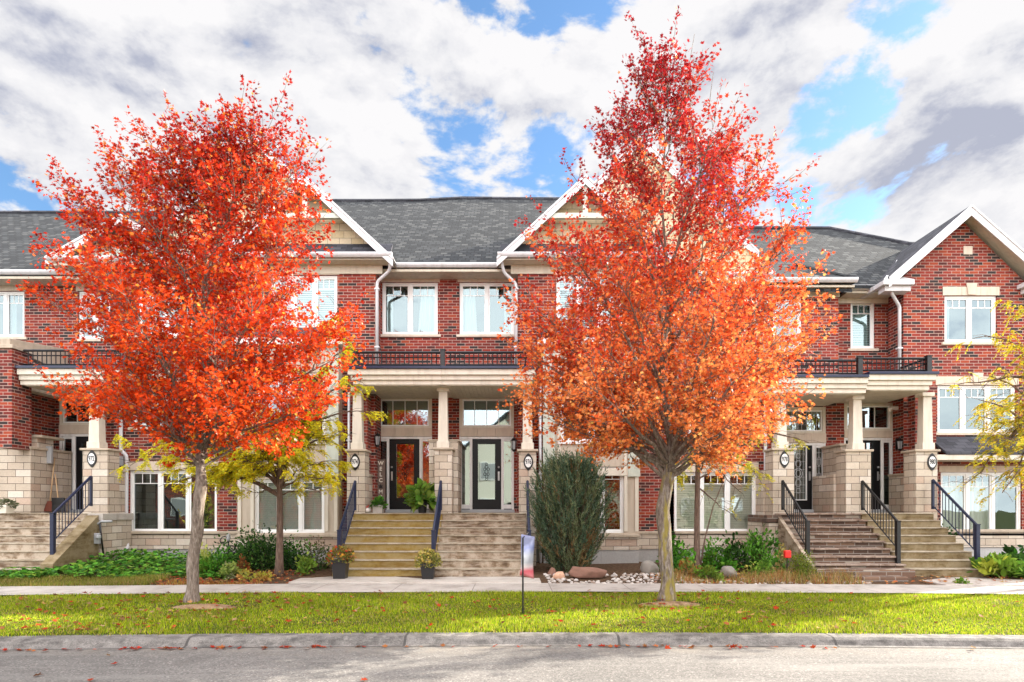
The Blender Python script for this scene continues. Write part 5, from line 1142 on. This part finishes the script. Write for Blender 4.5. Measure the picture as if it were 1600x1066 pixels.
locust((X(1089, Y4), Y4, .08), L4, 'slim nearly bare tree in front of the cream blinds, few yellow green leaves', [(.60, .55, .04), (.50, .52, .05), (.72, .58, .05)], .075, Z(745, Y4), .03, seed=9, top=Z(640, Y4), n_leaf=20)
m2 = MB().tube([(X(1092, Y4), Y4 - .05, .1), (X(1100, Y4), Y4 - .1, .9), (X(1112, Y4), Y4 - .1, 1.6), (X(1130, Y4), Y4 - .1, 2.3)], [.022, .018, .014, .008], 6).build('side_shoot', 'bark_brown', bpy.data.objects['locust_tree.001'], smooth=True)
Y5 = 12.9
L5 = [(X(a, Y5), Y5 + dy, Z(b_, Y5), lf) for a, b_, dy, lf in
      [(1530, 625, 0, .5), (1540, 690, -.3, .6), (1520, 755, .2, .5), (1560, 585, .2, .5), (1560, 640, -.3, 1), (1570, 700, .3, .9), (1550, 520, .2, .5), (1590, 470, 0, .7), (1585, 560, -.2, .8), (1500, 600, .3, .25), (1590, 740, .2, .8), (1560, 770, -.1, .6), (1600, 620, .4, 1), (1640, 520, 0, 1), (1700, 620, .1, 1), (1740, 560, -.2, 1), (1690, 480, .3, 1), (1720, 700, .2, 1), (1650, 420, 0, 1), (1535, 650, .1, .6), (1580, 660, -.4, .9)]]
locust((X(1662, Y5), Y5, -.02), L5, 'yellow locust foliage reaching in over house 980 from the right edge', [(.70, .56, .03), (.56, .54, .05), (.72, .48, .03), (.44, .46, .05)], .11, 2.4, .0, seed=14, top=4.6, fronds=(3, 6))

# ------------------------------------------------------------------ shrubs, plants
def shrub(name, c, rad, n, size, cols, label, tmpl=OVAL, tf=OVAL_F, fn=4, group=None, stems=14, flat=.35, cat='shrub', power=.5, up=.6):
    root = empty(name, c, label, cat, group); cx, cy, cz = c; rx, ry, rz = rad
    k = max(9, n // 60); cent = unit(rng.normal(0, 1, (k, 3))); cent[:, 2] = np.abs(cent[:, 2]); cent *= rng.uniform(.35, .92, (k, 1))
    idx = rng.integers(0, k, n); u = cent[idx] + rng.normal(0, .17, (n, 3)); u[:, 2] = np.abs(u[:, 2])
    P = np.array([cx, cy, cz]) + u * np.array([rx, ry, rz]); o = unit(u + 1e-4)
    V, Fc = leaves(P, unit(o * .8 + jitter(n, .6) + np.array([0, 0, up * .3])), o * flat + jitter(n, .45) + np.array([0, 0, up]), rng.uniform(*size, n), tmpl, 2, tf)
    kc = pick(cols, k, .12)[idx]; np_mesh('foliage', 'leaf', V, Fc, fn, np.repeat(np.clip(kc * np.exp(rng.normal(0, .18, (n, 1))), 0, 1), len(tmpl), 0), root)
    s = MB()
    for i in range(stems):
        e = cent[i % k]; s.tube([(cx + e[0] * rx * .1, cy + e[1] * ry * .1, cz - .03), (cx + e[0] * rx * .5, cy + e[1] * ry * .5, cz + e[2] * rz * .55), (cx + e[0] * rx, cy + e[1] * ry, cz + e[2] * rz)], [.012, .009, .004], 4, False)
    s.build('stems', 'bark_brown', root); return root
DG = [(.035, .085, .020), (.05, .12, .026), (.028, .065, .022), (.075, .16, .035)]
MG = [(.095, .27, .03), (.15, .36, .045), (.06, .18, .022)]
LG = [(.16, .27, .035), (.22, .32, .05), (.12, .22, .03)]
shrub('shrub', (X(405, 15.6), 15.6, .05), (1.05, .7, .95), 3600, (.06, .10), DG, 'dense dark green shrub left of the yellow locust trunk', stems=10)
shrub('shrub', (X(462, 15.9), 15.9, .05), (.6, .5, .85), 1500, (.05, .09), DG + MG[:1], 'dark green shrub just right of the yellow locust trunk')
shrub('shrub', (X(492, 15.6), 15.6, .05), (.42, .35, .75), 700, (.05, .08), [(.10, .13, .05), (.13, .10, .05), (.07, .12, .035)], 'thin greyish shrub beside the left flower planter', stems=22)
shrub('garden_plant', (X(478, 14.6), 14.6, .03), (.36, .3, .42), 380, (.07, .12), LG, 'lime green low plant in front of the dark shrubs', cat='plant')
shrub('garden_plant', (X(336, 14.5), 14.5, .03), (.5, .4, .62), 900, (.06, .11), MG + LG[:1] + [(.35, .36, .10)], 'leafy green and yellow plant just right of the red maple trunk', cat='plant')
shrub('garden_plant', (X(360, 14.1), 14.1, .0), (.34, .3, .34), 380, (.06, .10), [(.35, .40, .10), (.20, .28, .06), (.28, .30, .14)], 'yellowish plant near the sidewalk between the two left trunks', cat='plant')
shrub('garden_plant', (X(378, 14.5), 14.5, .0), (.16, .16, .50), 180, (.06, .10), [(.30, .09, .03), (.22, .10, .04)], 'russet dried flower stalk before the dark green shrub', cat='plant')
shrub('garden_plant', (X(400, 13.9), 13.9, .0), (.5, .22, .20), 420, (.05, .09), [(.42, .40, .06), (.30, .34, .06), (.5, .30, .08)], 'low yellow tinged plant at the bed edge under the yellow locust', cat='plant')
for px_, w_, hh_, lab, cc in ((1062, .42, .80, 'green leafy plant at the wall left of the slim bare tree', MG), (1120, .5, .72, 'broad bright green plant right of the slim bare tree', MG + LG[:1]), (1160, .55, .85, 'tall green plant under the cream blinds', MG + DG[:1]), (1195, .48, 1.0, 'wild green plant with reddish stems beside the flagstone steps', MG + [(.16, .08, .04)])):
    shrub('garden_plant', (X(px_, 15.2), 15.2, .06), (w_, .4, hh_), 900, (.07, .13), cc, lab, cat='plant', group='plants under the cream blind window', stems=20)
shrub('shrub', (X(1254, 13.95), 13.95, .0), (.36, .3, .58), 2200, (.03, .05), [(.20, .24, .03), (.26, .28, .04), (.13, .19, .03)], 'small lime green fine leaved bush at foot of flagstone steps')
shrub('hosta_plant', (X(1570, 14.1), 14.1, .0), (.62, .45, .44), 480, (.13, .24), [(.12, .26, .03), (.20, .32, .04), (.34, .36, .05), (.08, .19, .03)], 'broad leaved yellow green hosta right of the last steps', cat='plant', stems=12)
shrub('garden_plant', (X(1600, 15.4), 15.4, .05), (.5, .4, .60), 300, (.12, .22), DG + MG, 'dark broad leaved plant at wall by the right edge', cat='plant', stems=12)
shrub('garden_plant', (X(1480, 15.9), 15.9, .5), (.22, .22, .62), 220, (.06, .10), DG, 'dark small bush just behind the last navy stair rail', cat='plant')
shrub('garden_plant', (X(1500, 13.2), 13.2, -.02), (.14, .12, .14), 70, (.06, .10), LG, 'small weed growing through the side path', cat='plant', stems=5)

for px_, Y_, w_, hh_, lab, cc in ((1075, 14.2, .34, .34, 'low rusty green plant right of the orange maple trunk', [(.34, .20, .06), (.20, .24, .05), (.40, .15, .05)]), (1185, 14.3, .38, .46, 'yellow green low plant behind the dry grass', LG + [(.40, .36, .08)]), (1215, 14.6, .36, .62, 'mixed green and straw coloured plant by the stair side', MG + [(.40, .32, .12)]), (1105, 13.8, .3, .26, 'small pale green plant among the dry grass', LG)):
    shrub('garden_plant', (X(px_, Y_), Y_, 0), (w_, .3, hh_), 420, (.05, .10), cc, lab, cat='plant', stems=14)

# spreading juniper
def juniper(c, label):
    root = empty('juniper_shrub', c, label, 'shrub'); cx, cy, cz = c; R = random.Random(21); st = MB(); P = []; D = []; K = []
    prof_ = [(0, .30), (.3, .48), (.8, .66), (1.3, .78), (1.8, .76), (2.2, .64), (2.6, .44), (2.9, .22)]
    for i in range(1350):
        z = R.uniform(.05, 2.62); r_ = interp(prof_, z, 1); az = R.uniform(0, 2 * math.pi); q_ = math.sqrt(R.uniform(.12, 1.0)) * r_ * (1 + .10 * math.sin(az * 5 + z * 2)); lean = .55 * q_ / max(r_, .1)
        p0 = Vector((cx + q_ * math.cos(az), cy + .85 * q_ * math.sin(az), cz + z - .15)); d = Vector((math.cos(az) * lean, math.sin(az) * lean, 1.0)); d = (d + Vector((R.gauss(0, .18), R.gauss(0, .18), R.gauss(0, .1)))).normalized(); L = R.uniform(.30, .62)
        if i % 6 == 0: st.tube([(cx + .12 * math.cos(az), cy + .12 * math.sin(az), cz), (cx + q_ * .6 * math.cos(az), cy + q_ * .5 * math.sin(az), cz + z * .55), tuple(p0 + d * L * .6)], [.014, .009, .004], 4, False)
        kind = R.random() + (.35 if z < .7 and R.random() < .5 else 0)
        for k in range(11):
            p = p0 + d * L * k / 11 + Vector((0, 0, .03 * k / 11)); sd_ = (d + Vector((R.gauss(0, .42), R.gauss(0, .42), R.gauss(.05, .25)))).normalized(); sl = R.uniform(.08, .17)
            for g in range(5):
                c_ = p + sd_ * sl * g / 5; P.append(tuple(c_)); D.append(tuple((sd_ + Vector((R.gauss(0, .35), R.gauss(0, .35), R.gauss(0, .3)))).normalized())); K.append(kind)
    P = np.array(P); D = np.array(D); K = np.array(K); n = len(P)
    T = [(-.14, 0, 0), (.14, 0, 0), (0, 1, 0)]
    V, Fc = leaves(P, D, jitter(n, 1.0), rng.uniform(.045, .085, n), T, 1, [0, 1, 2]); cols = np.where(K[:, None] < .60, pick([(.09, .145, .085), (.125, .185, .115), (.06, .10, .06)], n, .2), np.where(K[:, None] < .95, pick([(.22, .26, .13), (.18, .21, .11)], n, .2), pick([(.20, .125, .06), (.26, .16, .07)], n, .2)))
    st.build('stems', 'bark_brown', root); np_mesh('foliage', 'leaf', V, Fc, 3, np.repeat(cols, 3, 0), root); return root
juniper((X(890, 15.2), 15.2, .02), 'tall dense blue green juniper against the bay right of the brown steps')

# ground cover on the left and dry grasses on the right
def cover(name, n, place, size, cols, label, cat, tmpl=OVAL, tf=OVAL_F, fn=4, up=1.0):
    P = np.array([place() for _ in range(n)]); a = rng.uniform(0, 2 * np.pi, n); tip = np.stack([np.cos(a), np.sin(a), rng.uniform(-.3, .5, n)], 1)
    V, Fc = leaves(P, tip, jitter(n, .4) + np.array([0, -.25, up]), rng.uniform(*size, n), tmpl, 2, tf)
    o = np_mesh(name, 'leaf', V, Fc, fn, np.repeat(pick(cols, n, .2), len(tmpl), 0)); return tag(o, label, cat, None, 'stuff')
def gc1():
    x = rnd.uniform(-11.6, -6.3); y = rnd.uniform(14.0, 16.9) if x > -10.4 else rnd.uniform(13.8, 14.6); t = (y - 13.8) / 2.5; return (x, y, bed_z(x, y) + rnd.random() ** .6 * (.08 + .30 * min(1, t) * (.7 + .3 * math.sin(x * 3) * math.sin(y * 4))))
cover('ground_cover', 5200, gc1, (.09, .16), MG + LG[:1] + [(.05, .13, .03)], 'bright green leafy ground cover below the left houses', 'ground cover')
def gz(x, y): return bed_z(x, y)
grass('grass', 22000, (-14.5, -7.6), (13.32, 14.6), (.06, .16), 'rough yellowish grass strip along the sidewalk below house 972', gz, [(.20, .22, .03), (.26, .25, .05), (.13, .18, .02), (.30, .22, .07)], None, .008)
def dry_d(x, y): return np.clip(.55 + .5 * np.sin(x * 3.1) * np.sin(y * 4), .1, 1)
grass('dry_grass', 6500, (3.3, 7.4), (13.35, 14.3), (.12, .34), 'dry orange grass tufts along the sidewalk before house 978', gz, [(.42, .19, .06), (.50, .29, .12), (.34, .14, .05), (.48, .36, .18), (.22, .24, .06), (.30, .30, .08)], dry_d, .006)
grass('dry_grass', 1600, (-7.4, -5.4), (13.3, 13.9), (.04, .10), 'short orange ground plants under the yellow locust', gz, [(.45, .16, .05), (.35, .25, .06)], None, .01)

# ------------------------------------------------------------------ stones
def rock(name, c, s, mat, label, seed, group=None, cat='boulder', sub=3):
    import bmesh
    bm = bmesh.new(); bmesh.ops.create_icosphere(bm, subdivisions=sub, radius=1.0); R = random.Random(seed); ph = [R.uniform(0, 6.28) for _ in range(9)]
    pl = [(Vector((R.gauss(0, 1), R.gauss(0, 1), R.gauss(0, 1))).normalized(), R.uniform(.48, .85)) for _ in range(11)]
    for v in bm.verts:
        p = v.co.copy(); k = 1 + .10 * math.sin(3 * p.x + ph[0]) * math.sin(2.7 * p.y + ph[1]) + .06 * math.sin(7 * p.z + ph[2] + 3 * p.x) + .03 * math.sin(15 * p.x + ph[3]) * math.sin(13 * p.z + ph[4])
        for nn, dd in pl:
            e = p.dot(nn)
            if e > dd: p -= nn * (e - dd) * .85
        v.co = Vector((p.x * s[0] * k, p.y * s[1] * k, max(p.z, -.35) * s[2] * k))
    me = bpy.data.meshes.new(name); bm.to_mesh(me); bm.free(); me.materials.append(M[mat]); me.polygons.foreach_set('use_smooth', [True] * len(me.polygons))
    o = bpy.data.objects.new(name, me); C.objects.link(o); o.location = c; o.rotation_euler.z = R.uniform(0, 6); return tag(o, label, cat, group)
rock('boulder', (X(918, 14.2), 14.2, .10), (.50, .30, .26), 'boulder_pink', 'large flat reddish brown boulder before the juniper', 5).rotation_euler.z = .1
rock('boulder', (X(872, 13.9), 13.9, .07), (.17, .15, .16), 'boulder_salmon', 'small salmon coloured rock left of the reddish boulder', 8)
rock('boulder', (X(1012, 14.9), 14.9, .10), (.30, .2, .30), 'boulder_grey', 'angular grey boulder between the foundation and the orange maple trunk', 12).rotation_euler.z = .3
rock('boulder', (X(1140, 14.3), 14.3, .08), (.22, .16, .20), 'boulder_grey', 'grey boulder among plants before house 978', 15)
rock('boulder', (X(864, 14.5), 14.5, .05), (.16, .13, .16), 'boulder_pink', 'dark reddish rock half hidden under the juniper', 25)
protos = [rock('river_stone', (0, 0, -5), (1, .8, .6), mt_, 'pale rounded stone among those filling the bed by the boulders', 40 + i, 'river stones in the bed by the boulders', 'stone', 2) for i, mt_ in enumerate(('stone_pale', 'stone_white', 'stone_tan', 'stone_pale', 'stone_white'))]
spots = []; tries = 0
while len(spots) < 285 and tries < 20000:
    tries += 1
    if rnd.random() < .82: x = rnd.uniform(.75, 3.9); y = rnd.uniform(13.18, 14.7)
    else: x = rnd.uniform(3.9, 7.6); y = rnd.uniform(13.2, 13.9)
    r_ = rnd.uniform(.032, .078)
    if any((x - a) ** 2 + (y - b_) ** 2 < (.85 * (r_ + c)) ** 2 for a, b_, c in spots): continue
    if ((x - X(918, 14.2)) / .6) ** 2 + ((y - 14.2) / .38) ** 2 < 1: continue
    spots.append((x, y, r_))
for i, (x, y, r_) in enumerate(spots):
    pr = protos[i % 5]
    if i < 5: o = pr
    else: o = pr.copy(); C.objects.link(o)
    o.location = (x, y, bed_z(x, y) + r_ * .25); o.scale = (r_, r_, r_); o.rotation_euler.z = rnd.uniform(0, 6.28)

# ------------------------------------------------------------------ planters, pots, small things
def planter(c, label, rtop, rbot, hh, cols, n, frad, size, mat='pot_black', flowers=None, square=True, cat='planter', leaf=OVAL, lf=OVAL_F):
    root = empty('planter', c, label, cat); x, y, z = c; b_ = MB(); m_ = 4 if square else 20
    prof = [(rbot, z), (rbot * 1.02, z + .02), (rtop * .96, z + hh - .05), (rtop * 1.03, z + hh - .05), (rtop * 1.03, z + hh), (rtop * .9, z + hh), (rtop * .86, z + hh - .04)]
    base = len(b_.v); k4 = 1.414 if square else 1
    for r, zz in prof:
        for k in range(m_): a = 2 * math.pi * (k + .5) / m_; b_.v.append((x + r * k4 * math.cos(a), y + r * k4 * math.sin(a), zz))
    for i in range(len(prof) - 1):
        for k in range(m_): b_.f.append((base + i * m_ + k, base + i * m_ + (k + 1) % m_, base + (i + 1) * m_ + (k + 1) % m_, base + (i + 1) * m_ + k))
    b_.f.append(tuple(range((len(prof) - 1) * m_, len(prof) * m_))); b_.f.append(tuple(reversed(range(m_)))); b_.build('pot', mat, root, .006)
    u = unit(rng.normal(0, 1, (n, 3))) * rng.uniform(.3, 1, (n, 1)) ** .5; u[:, 2] = np.abs(u[:, 2]) - .12
    P = np.array([x, y, z + hh - .02]) + u * np.array(frad); o = unit(u + 1e-4)
    V, Fc = leaves(P, unit(o + jitter(n, .5)), o * .3 + jitter(n, .4) + np.array([0, 0, .6]), rng.uniform(*size, n), leaf, 2, lf)
    np_mesh('plant', 'leaf', V, Fc, 4 if leaf is OVAL else 6, np.repeat(pick(cols, n, .22), len(leaf), 0), root)
    if flowers:
        fn_, fc = flowers; u = unit(rng.normal(0, 1, (fn_, 3))); u[:, 2] = np.abs(u[:, 2]) * .9 + .05; P = np.array([x, y, z + hh]) + u * np.array(frad) * .92
        V, Fc = leaves(P, unit(u * .4 + jitter(fn_, .5)), u + jitter(fn_, .2), rng.uniform(.05, .075, fn_), MAPLE, 2, MAPLE_F); np_mesh('flowers', 'leaf', V, Fc, 6, np.repeat(pick(fc, fn_, .15), len(MAPLE), 0), root)
    return root
planter((X(532, 14.0), 14.0, .012), 'tall black square planter with red flowers at left foot of mossy steps', .17, .13, .42, [(.20, .20, .04), (.30, .26, .05), (.13, .16, .04), (.30, .10, .04)], 420, (.30, .26, .36), (.06, .10), flowers=(38, [(.60, .03, .02), (.65, .09, .04), (.62, .30, .05)]))
planter((X(669, 13.95), 13.95, .012), 'black planter with rounded bushy yellow green mum between the two stairs', .16, .12, .34, [(.22, .22, .05), (.34, .30, .06), (.16, .19, .05), (.40, .36, .10)], 900, (.29, .25, .36), (.04, .07), flowers=(90, [(.55, .42, .10), (.60, .48, .16)]))
planter((X(660, 16.45), 16.45, FLOOR), 'dark pot with long leaved green plant on porch by door of 974', .13, .10, .30, [(.10, .22, .03), (.16, .28, .04), (.22, .30, .06)], 240, (.36, .30, .52), (.16, .30), square=False)
planter((X(591, 16.5), 16.5, FLOOR), 'small grey stone pot with spiky green plant below the WELCOME board', .13, .12, .21, [(.05, .15, .02), (.09, .22, .03)], 160, (.14, .13, .17), (.10, .16), mat='pot_stone')
planter((X(8, 16.0), 16.0, FLOOR), 'pale planter with trailing grey green plant on the left porch edge', .16, .12, .20, [(.16, .17, .10), (.12, .13, .07)], 160, (.24, .18, .18), (.06, .12), mat='paint_cream')
# white pumpkin shaped ornament
r_ = empty('pumpkin_ornament', (X(574, 16.5), 16.5, FLOOR), 'small white pumpkin ornament with pink bow on the left porch', 'ornament')
mb = MB(); px_, n = X(574, 16.5), 24; rows = 9
for i in range(rows + 1):
    th = math.pi * i / rows
    for k in range(n): a = 2 * math.pi * k / n; q = .095 * math.sin(th) * (1 - .10 * abs(math.sin(a * 4))); mb.v.append((px_ + q * math.cos(a), 16.5 + q * math.sin(a), FLOOR + .07 - .07 * math.cos(th)))
for i in range(rows):
    for k in range(n): mb.f.append((i * n + k, i * n + (k + 1) % n, (i + 1) * n + (k + 1) % n, (i + 1) * n + k))
mb.build('pumpkin', 'white_ceramic', r_, smooth=True); MB().tube([(px_, 16.5, FLOOR + .13), (px_ + .01, 16.5, FLOOR + .18)], .012, 6).build('stem', 'wood_light', r_); MB().tube([(px_ - .05, 16.46, FLOOR + .19), (px_, 16.45, FLOOR + .145), (px_ + .05, 16.46, FLOOR + .20)], .014, 5).build('bow', 'red_plastic', r_)
# WELCOME board leaning by the door
YW = 17.55; wx0, wx1, wz1 = X(588, YW), X(602, YW), Z(718, YW); r_ = empty('welcome_board', ((wx0 + wx1) / 2, YW, FLOOR), 'tall narrow wooden WELCOME board leaning at the left of the door of 974', 'sign')
MB().box(wx0, wx1, YW, YW + .035, FLOOR, wz1).build('board', 'sign_wood', r_, .004)
hz = (wz1 - FLOOR); 
for i, ch in enumerate('WELC ME'):
    zz = wz1 - hz * .03 - hz * .107 * (i + .4)
    if ch != ' ': text('letter', ch, .150, 'paint_cream', r_, ((wx0 + wx1) / 2, YW - .006, zz), 1.0)
    else:
        T = [(p[0] * .13, p[1] * .13 - .065) for p in MAPLE]; MB().prism([((wx0 + wx1) / 2 + a, zz + b_) for a, b_ in T], YW - .012, YW - .002).build('leaf_motif', 'metal_black', r_)
# broom and snow shovel by the door of 972
def handle_tool(name, a, b_, label, head):
    r_ = empty(name, b_, label, name); MB().tube([a, b_], .016, 8).build('shaft', 'wood_light', r_, smooth=True); head(r_, Vector(b_)); return r_
def broom_head(r_, p): MB().prism([(p.x - .05, p.z + .02), (p.x + .05, p.z + .02), (p.x + .16, p.z - .26), (p.x - .16, p.z - .26)], p.y - .03, p.y + .03).build('bristles', 'rust_metal', r_)
def shovel_head(r_, p): MB().profx([(p.y - .02, p.z + .05), (p.y + .02, p.z + .05), (p.y + .05, p.z - .15), (p.y + .02, p.z - .32), (p.y - .02, p.z - .32), (p.y - .01, p.z - .15)], p.x - .17, p.x + .17).build('blade', 'metal_black', r_, .01)
handle_tool('broom', (X(75, 17.0), 17.25, Z(715, 17.0)), (X(76, 16.9), 16.95, FLOOR + .30), 'broom with reddish bristles leaning at the stone wall by door of 972', broom_head)
handle_tool('shovel', (X(78, 17.0), 17.2, Z(740, 17.0)), (X(91, 16.9), 16.9, FLOOR + .36), 'shovel with dark blade leaning beside the door of 972', shovel_head)
# blurred banner on a garden stake
m, t, b = new_mat('banner_cloth'); gco = nd(t, 'SeparateXYZ', {0: nd(t, 'TexCoord').outputs['Object']}); zz = maprange(t, gco.outputs[2], .44, 1.15, 0.0, 1.0)
cc = ramp(t, ma(t, 'ADD', zz, ma(t, 'MULTIPLY', ma(t, 'SUBTRACT', noise(t, nd(t, 'TexCoord').outputs['Object'], 3.0), .5), .12)), [(0.0, (.60, .33, .33)), (.16, (.55, .20, .22)), (.32, (.52, .08, .11)), (.42, (.46, .40, .41)), (.52, (.26, .27, .30)), (.68, (.32, .34, .40)), (.86, (.15, .18, .36)), (1.0, (.24, .26, .42))])
t.links.new(cc, b.inputs['Base Color']); b.inputs['Roughness'].default_value = .6
YF = 10.05; bx = X(817, YF); bz = lawn_z(bx, YF); r_ = empty('garden_banner', (bx, YF, bz), 'blue white and red banner hanging on a thin black lawn stake', 'banner')
MB().tube([(bx, YF, bz - .05), (bx, YF, bz + 1.22)], .014, 8).tube([(bx, YF, bz + 1.22), (bx + .10, YF + .35, bz + 1.30)], .010, 6).tube([(bx, YF, bz + .60), (bx - .02, YF, bz + .60)], .010, 6).build('stake', 'metal_black', r_)
bm_ = MB(); nu, nv = 10, 14
for j in range(nv + 1):
    for i in range(nu + 1):
        u, v = i / nu, j / nv; bm_.v.append((bx - .01 + (.20 - .055 * v * 0) * u + .012 * math.sin(v * 5 + u * 3) - .04 * (1 - v) * (1 - u), YF + .02 + .30 * u + .018 * math.sin(u * 6 + v * 2), bz + .62 + .66 * v - .09 * (u * (1 - .4 * v))))
for j in range(nv):
    for i in range(nu): a = j * (nu + 1) + i; bm_.f.append((a, a + 1, a + nu + 2, a + nu + 1))
cl_ = bm_.build('cloth', 'banner_cloth', r_, smooth=True); sm = cl_.modifiers.new('thick', 'SOLIDIFY'); sm.thickness = .004
# red marker, blue toy, shepherd hook
r_ = empty('red_marker', (X(1230, 13.9), 13.9, -.02), 'small red plastic marker on a stake beside the lime green bush', 'marker')
MB().tube([(X(1230, 13.9), 13.9, -.05), (X(1230, 13.9), 13.9, .5)], .012, 6).build('stake', 'metal_black', r_); MB().box(X(1225, 13.9), X(1235, 13.9), 13.84, 13.95, Z(872, 13.9), Z(860, 13.9)).build('head', 'red_plastic', r_, .02)
hk = empty('iron_hose_hook', (X(357, 15.4), 15.4, .1), 'black wrought iron scroll hook standing left of the dark green shrub', 'garden hook')
xh = X(357, 15.4); pts = [(xh, 15.4, .1), (xh, 15.4, Z(846, 15.4))]; k_ = MB().tube(pts, .02, 6)
for s_, zc_ in ((1, .55), (-1, .32), (-1, .78)): k_.tube([(xh + s_ * (.10 - .10 * math.cos(q * .5) ) , 15.38, zc_ + .12 * math.sin(q * .5) * (1 - q / 20)) for q in range(14)], .014, 5)
k_.build('hook', 'metal_black', hk, smooth=True); MB().lathe(xh, 15.4, [(.02, Z(846, 15.4)), (.05, Z(842, 15.4)), (.04, Z(836, 15.4)), (.01, Z(833, 15.4))], 10).build('finial', 'grey_plastic', hk)

# ------------------------------------------------------------------ across the street: what the windows mirror
def far_house(x, label, wmat):
    h = empty('house', (x, -17, 0), label, 'house', 'houses across the street'); y = -16.0
    MB().box(x - 4.5, x + 4.5, y - 10, y, -.3, 6.2).build('wall', wmat, h); MB().prism([(x - 4.4, 6.2), (x + 4.4, 6.2), (x, 9.6)], y - .3, y - .02).build('gable_wall', wmat, h)
    MB().slab([(x - 5.0, y + .4, 5.95), (x, y + .4, 9.85), (x, y - 10.4, 9.85), (x - 5.0, y - 10.4, 5.95)], .2).slab([(x + 5.0, y + .4, 5.95), (x, y + .4, 9.85), (x, y - 10.4, 9.85), (x + 5.0, y - 10.4, 5.95)], .2).build('roof', 'shingle', h)
    for wx in (-2.6, 1.2):
        for wz in (.9, 3.9):
            w = MB().box(x + wx, x + wx + 1.5, y + .002, y + .06, wz, wz + 1.5).build('window', 'vinyl_white', h); MB().box(x + wx + .1, x + wx + 1.4, y + .061, y + .07, wz + .1, wz + 1.4).build('pane', 'grey_plastic', w)
    MB().box(x - .5, x + .5, y + .002, y + .07, -.1, 2.1).build('door', 'door_paint', h)
for i, x in enumerate((-25, -12.5, 0.0, 12.5)): far_house(x, ('pale house across the street, farthest along to one end', 'pale gabled house across the street facing the red maple', 'cream gabled house across the street facing the middle steps', 'pale house across the street facing the brick gable')[i], ('brick', 'brick', 'paint_cream', 'trim_taupe')[i])
kids = [o for o in C.objects if o.name.startswith('maple_tree')]
for i, (x, y, src, sc_, rz) in enumerate(((-13.5, -8.5, 0, .95, 1.0), (-6.8, -7.5, 1, .85, 2.2), (8.6, -8.0, 0, .9, 3.9), (15, -8.5, 1, 1.0, .6))):
    a = kids[src]; c = a.copy(); C.objects.link(c); c.location = (x, y, -.15); c.rotation_euler.z = rz; c.scale = (sc_,) * 3
    c['label'] = ('maple across the street opposite house 972', 'maple across the street opposite the mossy steps', 'maple across the street opposite house 978', 'maple across the street opposite house 980')[i]; c['group'] = 'street trees across the road'
    for ch in a.children: d_ = ch.copy(); C.objects.link(d_); d_.parent = c

for i in range(13):
    x = -22 + 3.6 * i + rnd.uniform(-.8, .8)
    if abs(x - .5) < 2.2: continue
    shrub('hedge_shrub', (x, -10.5 + rnd.uniform(-.8, .8), -.15), (1.7, 1.2, rnd.uniform(1.6, 3.4)), 700, (.16, .30), [[(.30, .34, .04), (.45, .42, .05)], [(.10, .20, .03), (.16, .26, .04)], [(.50, .12, .03), (.42, .2, .04)]][i % 3], 'rounded garden shrub across the street, mirrored in the windows', group='shrubs across the street', stems=6)
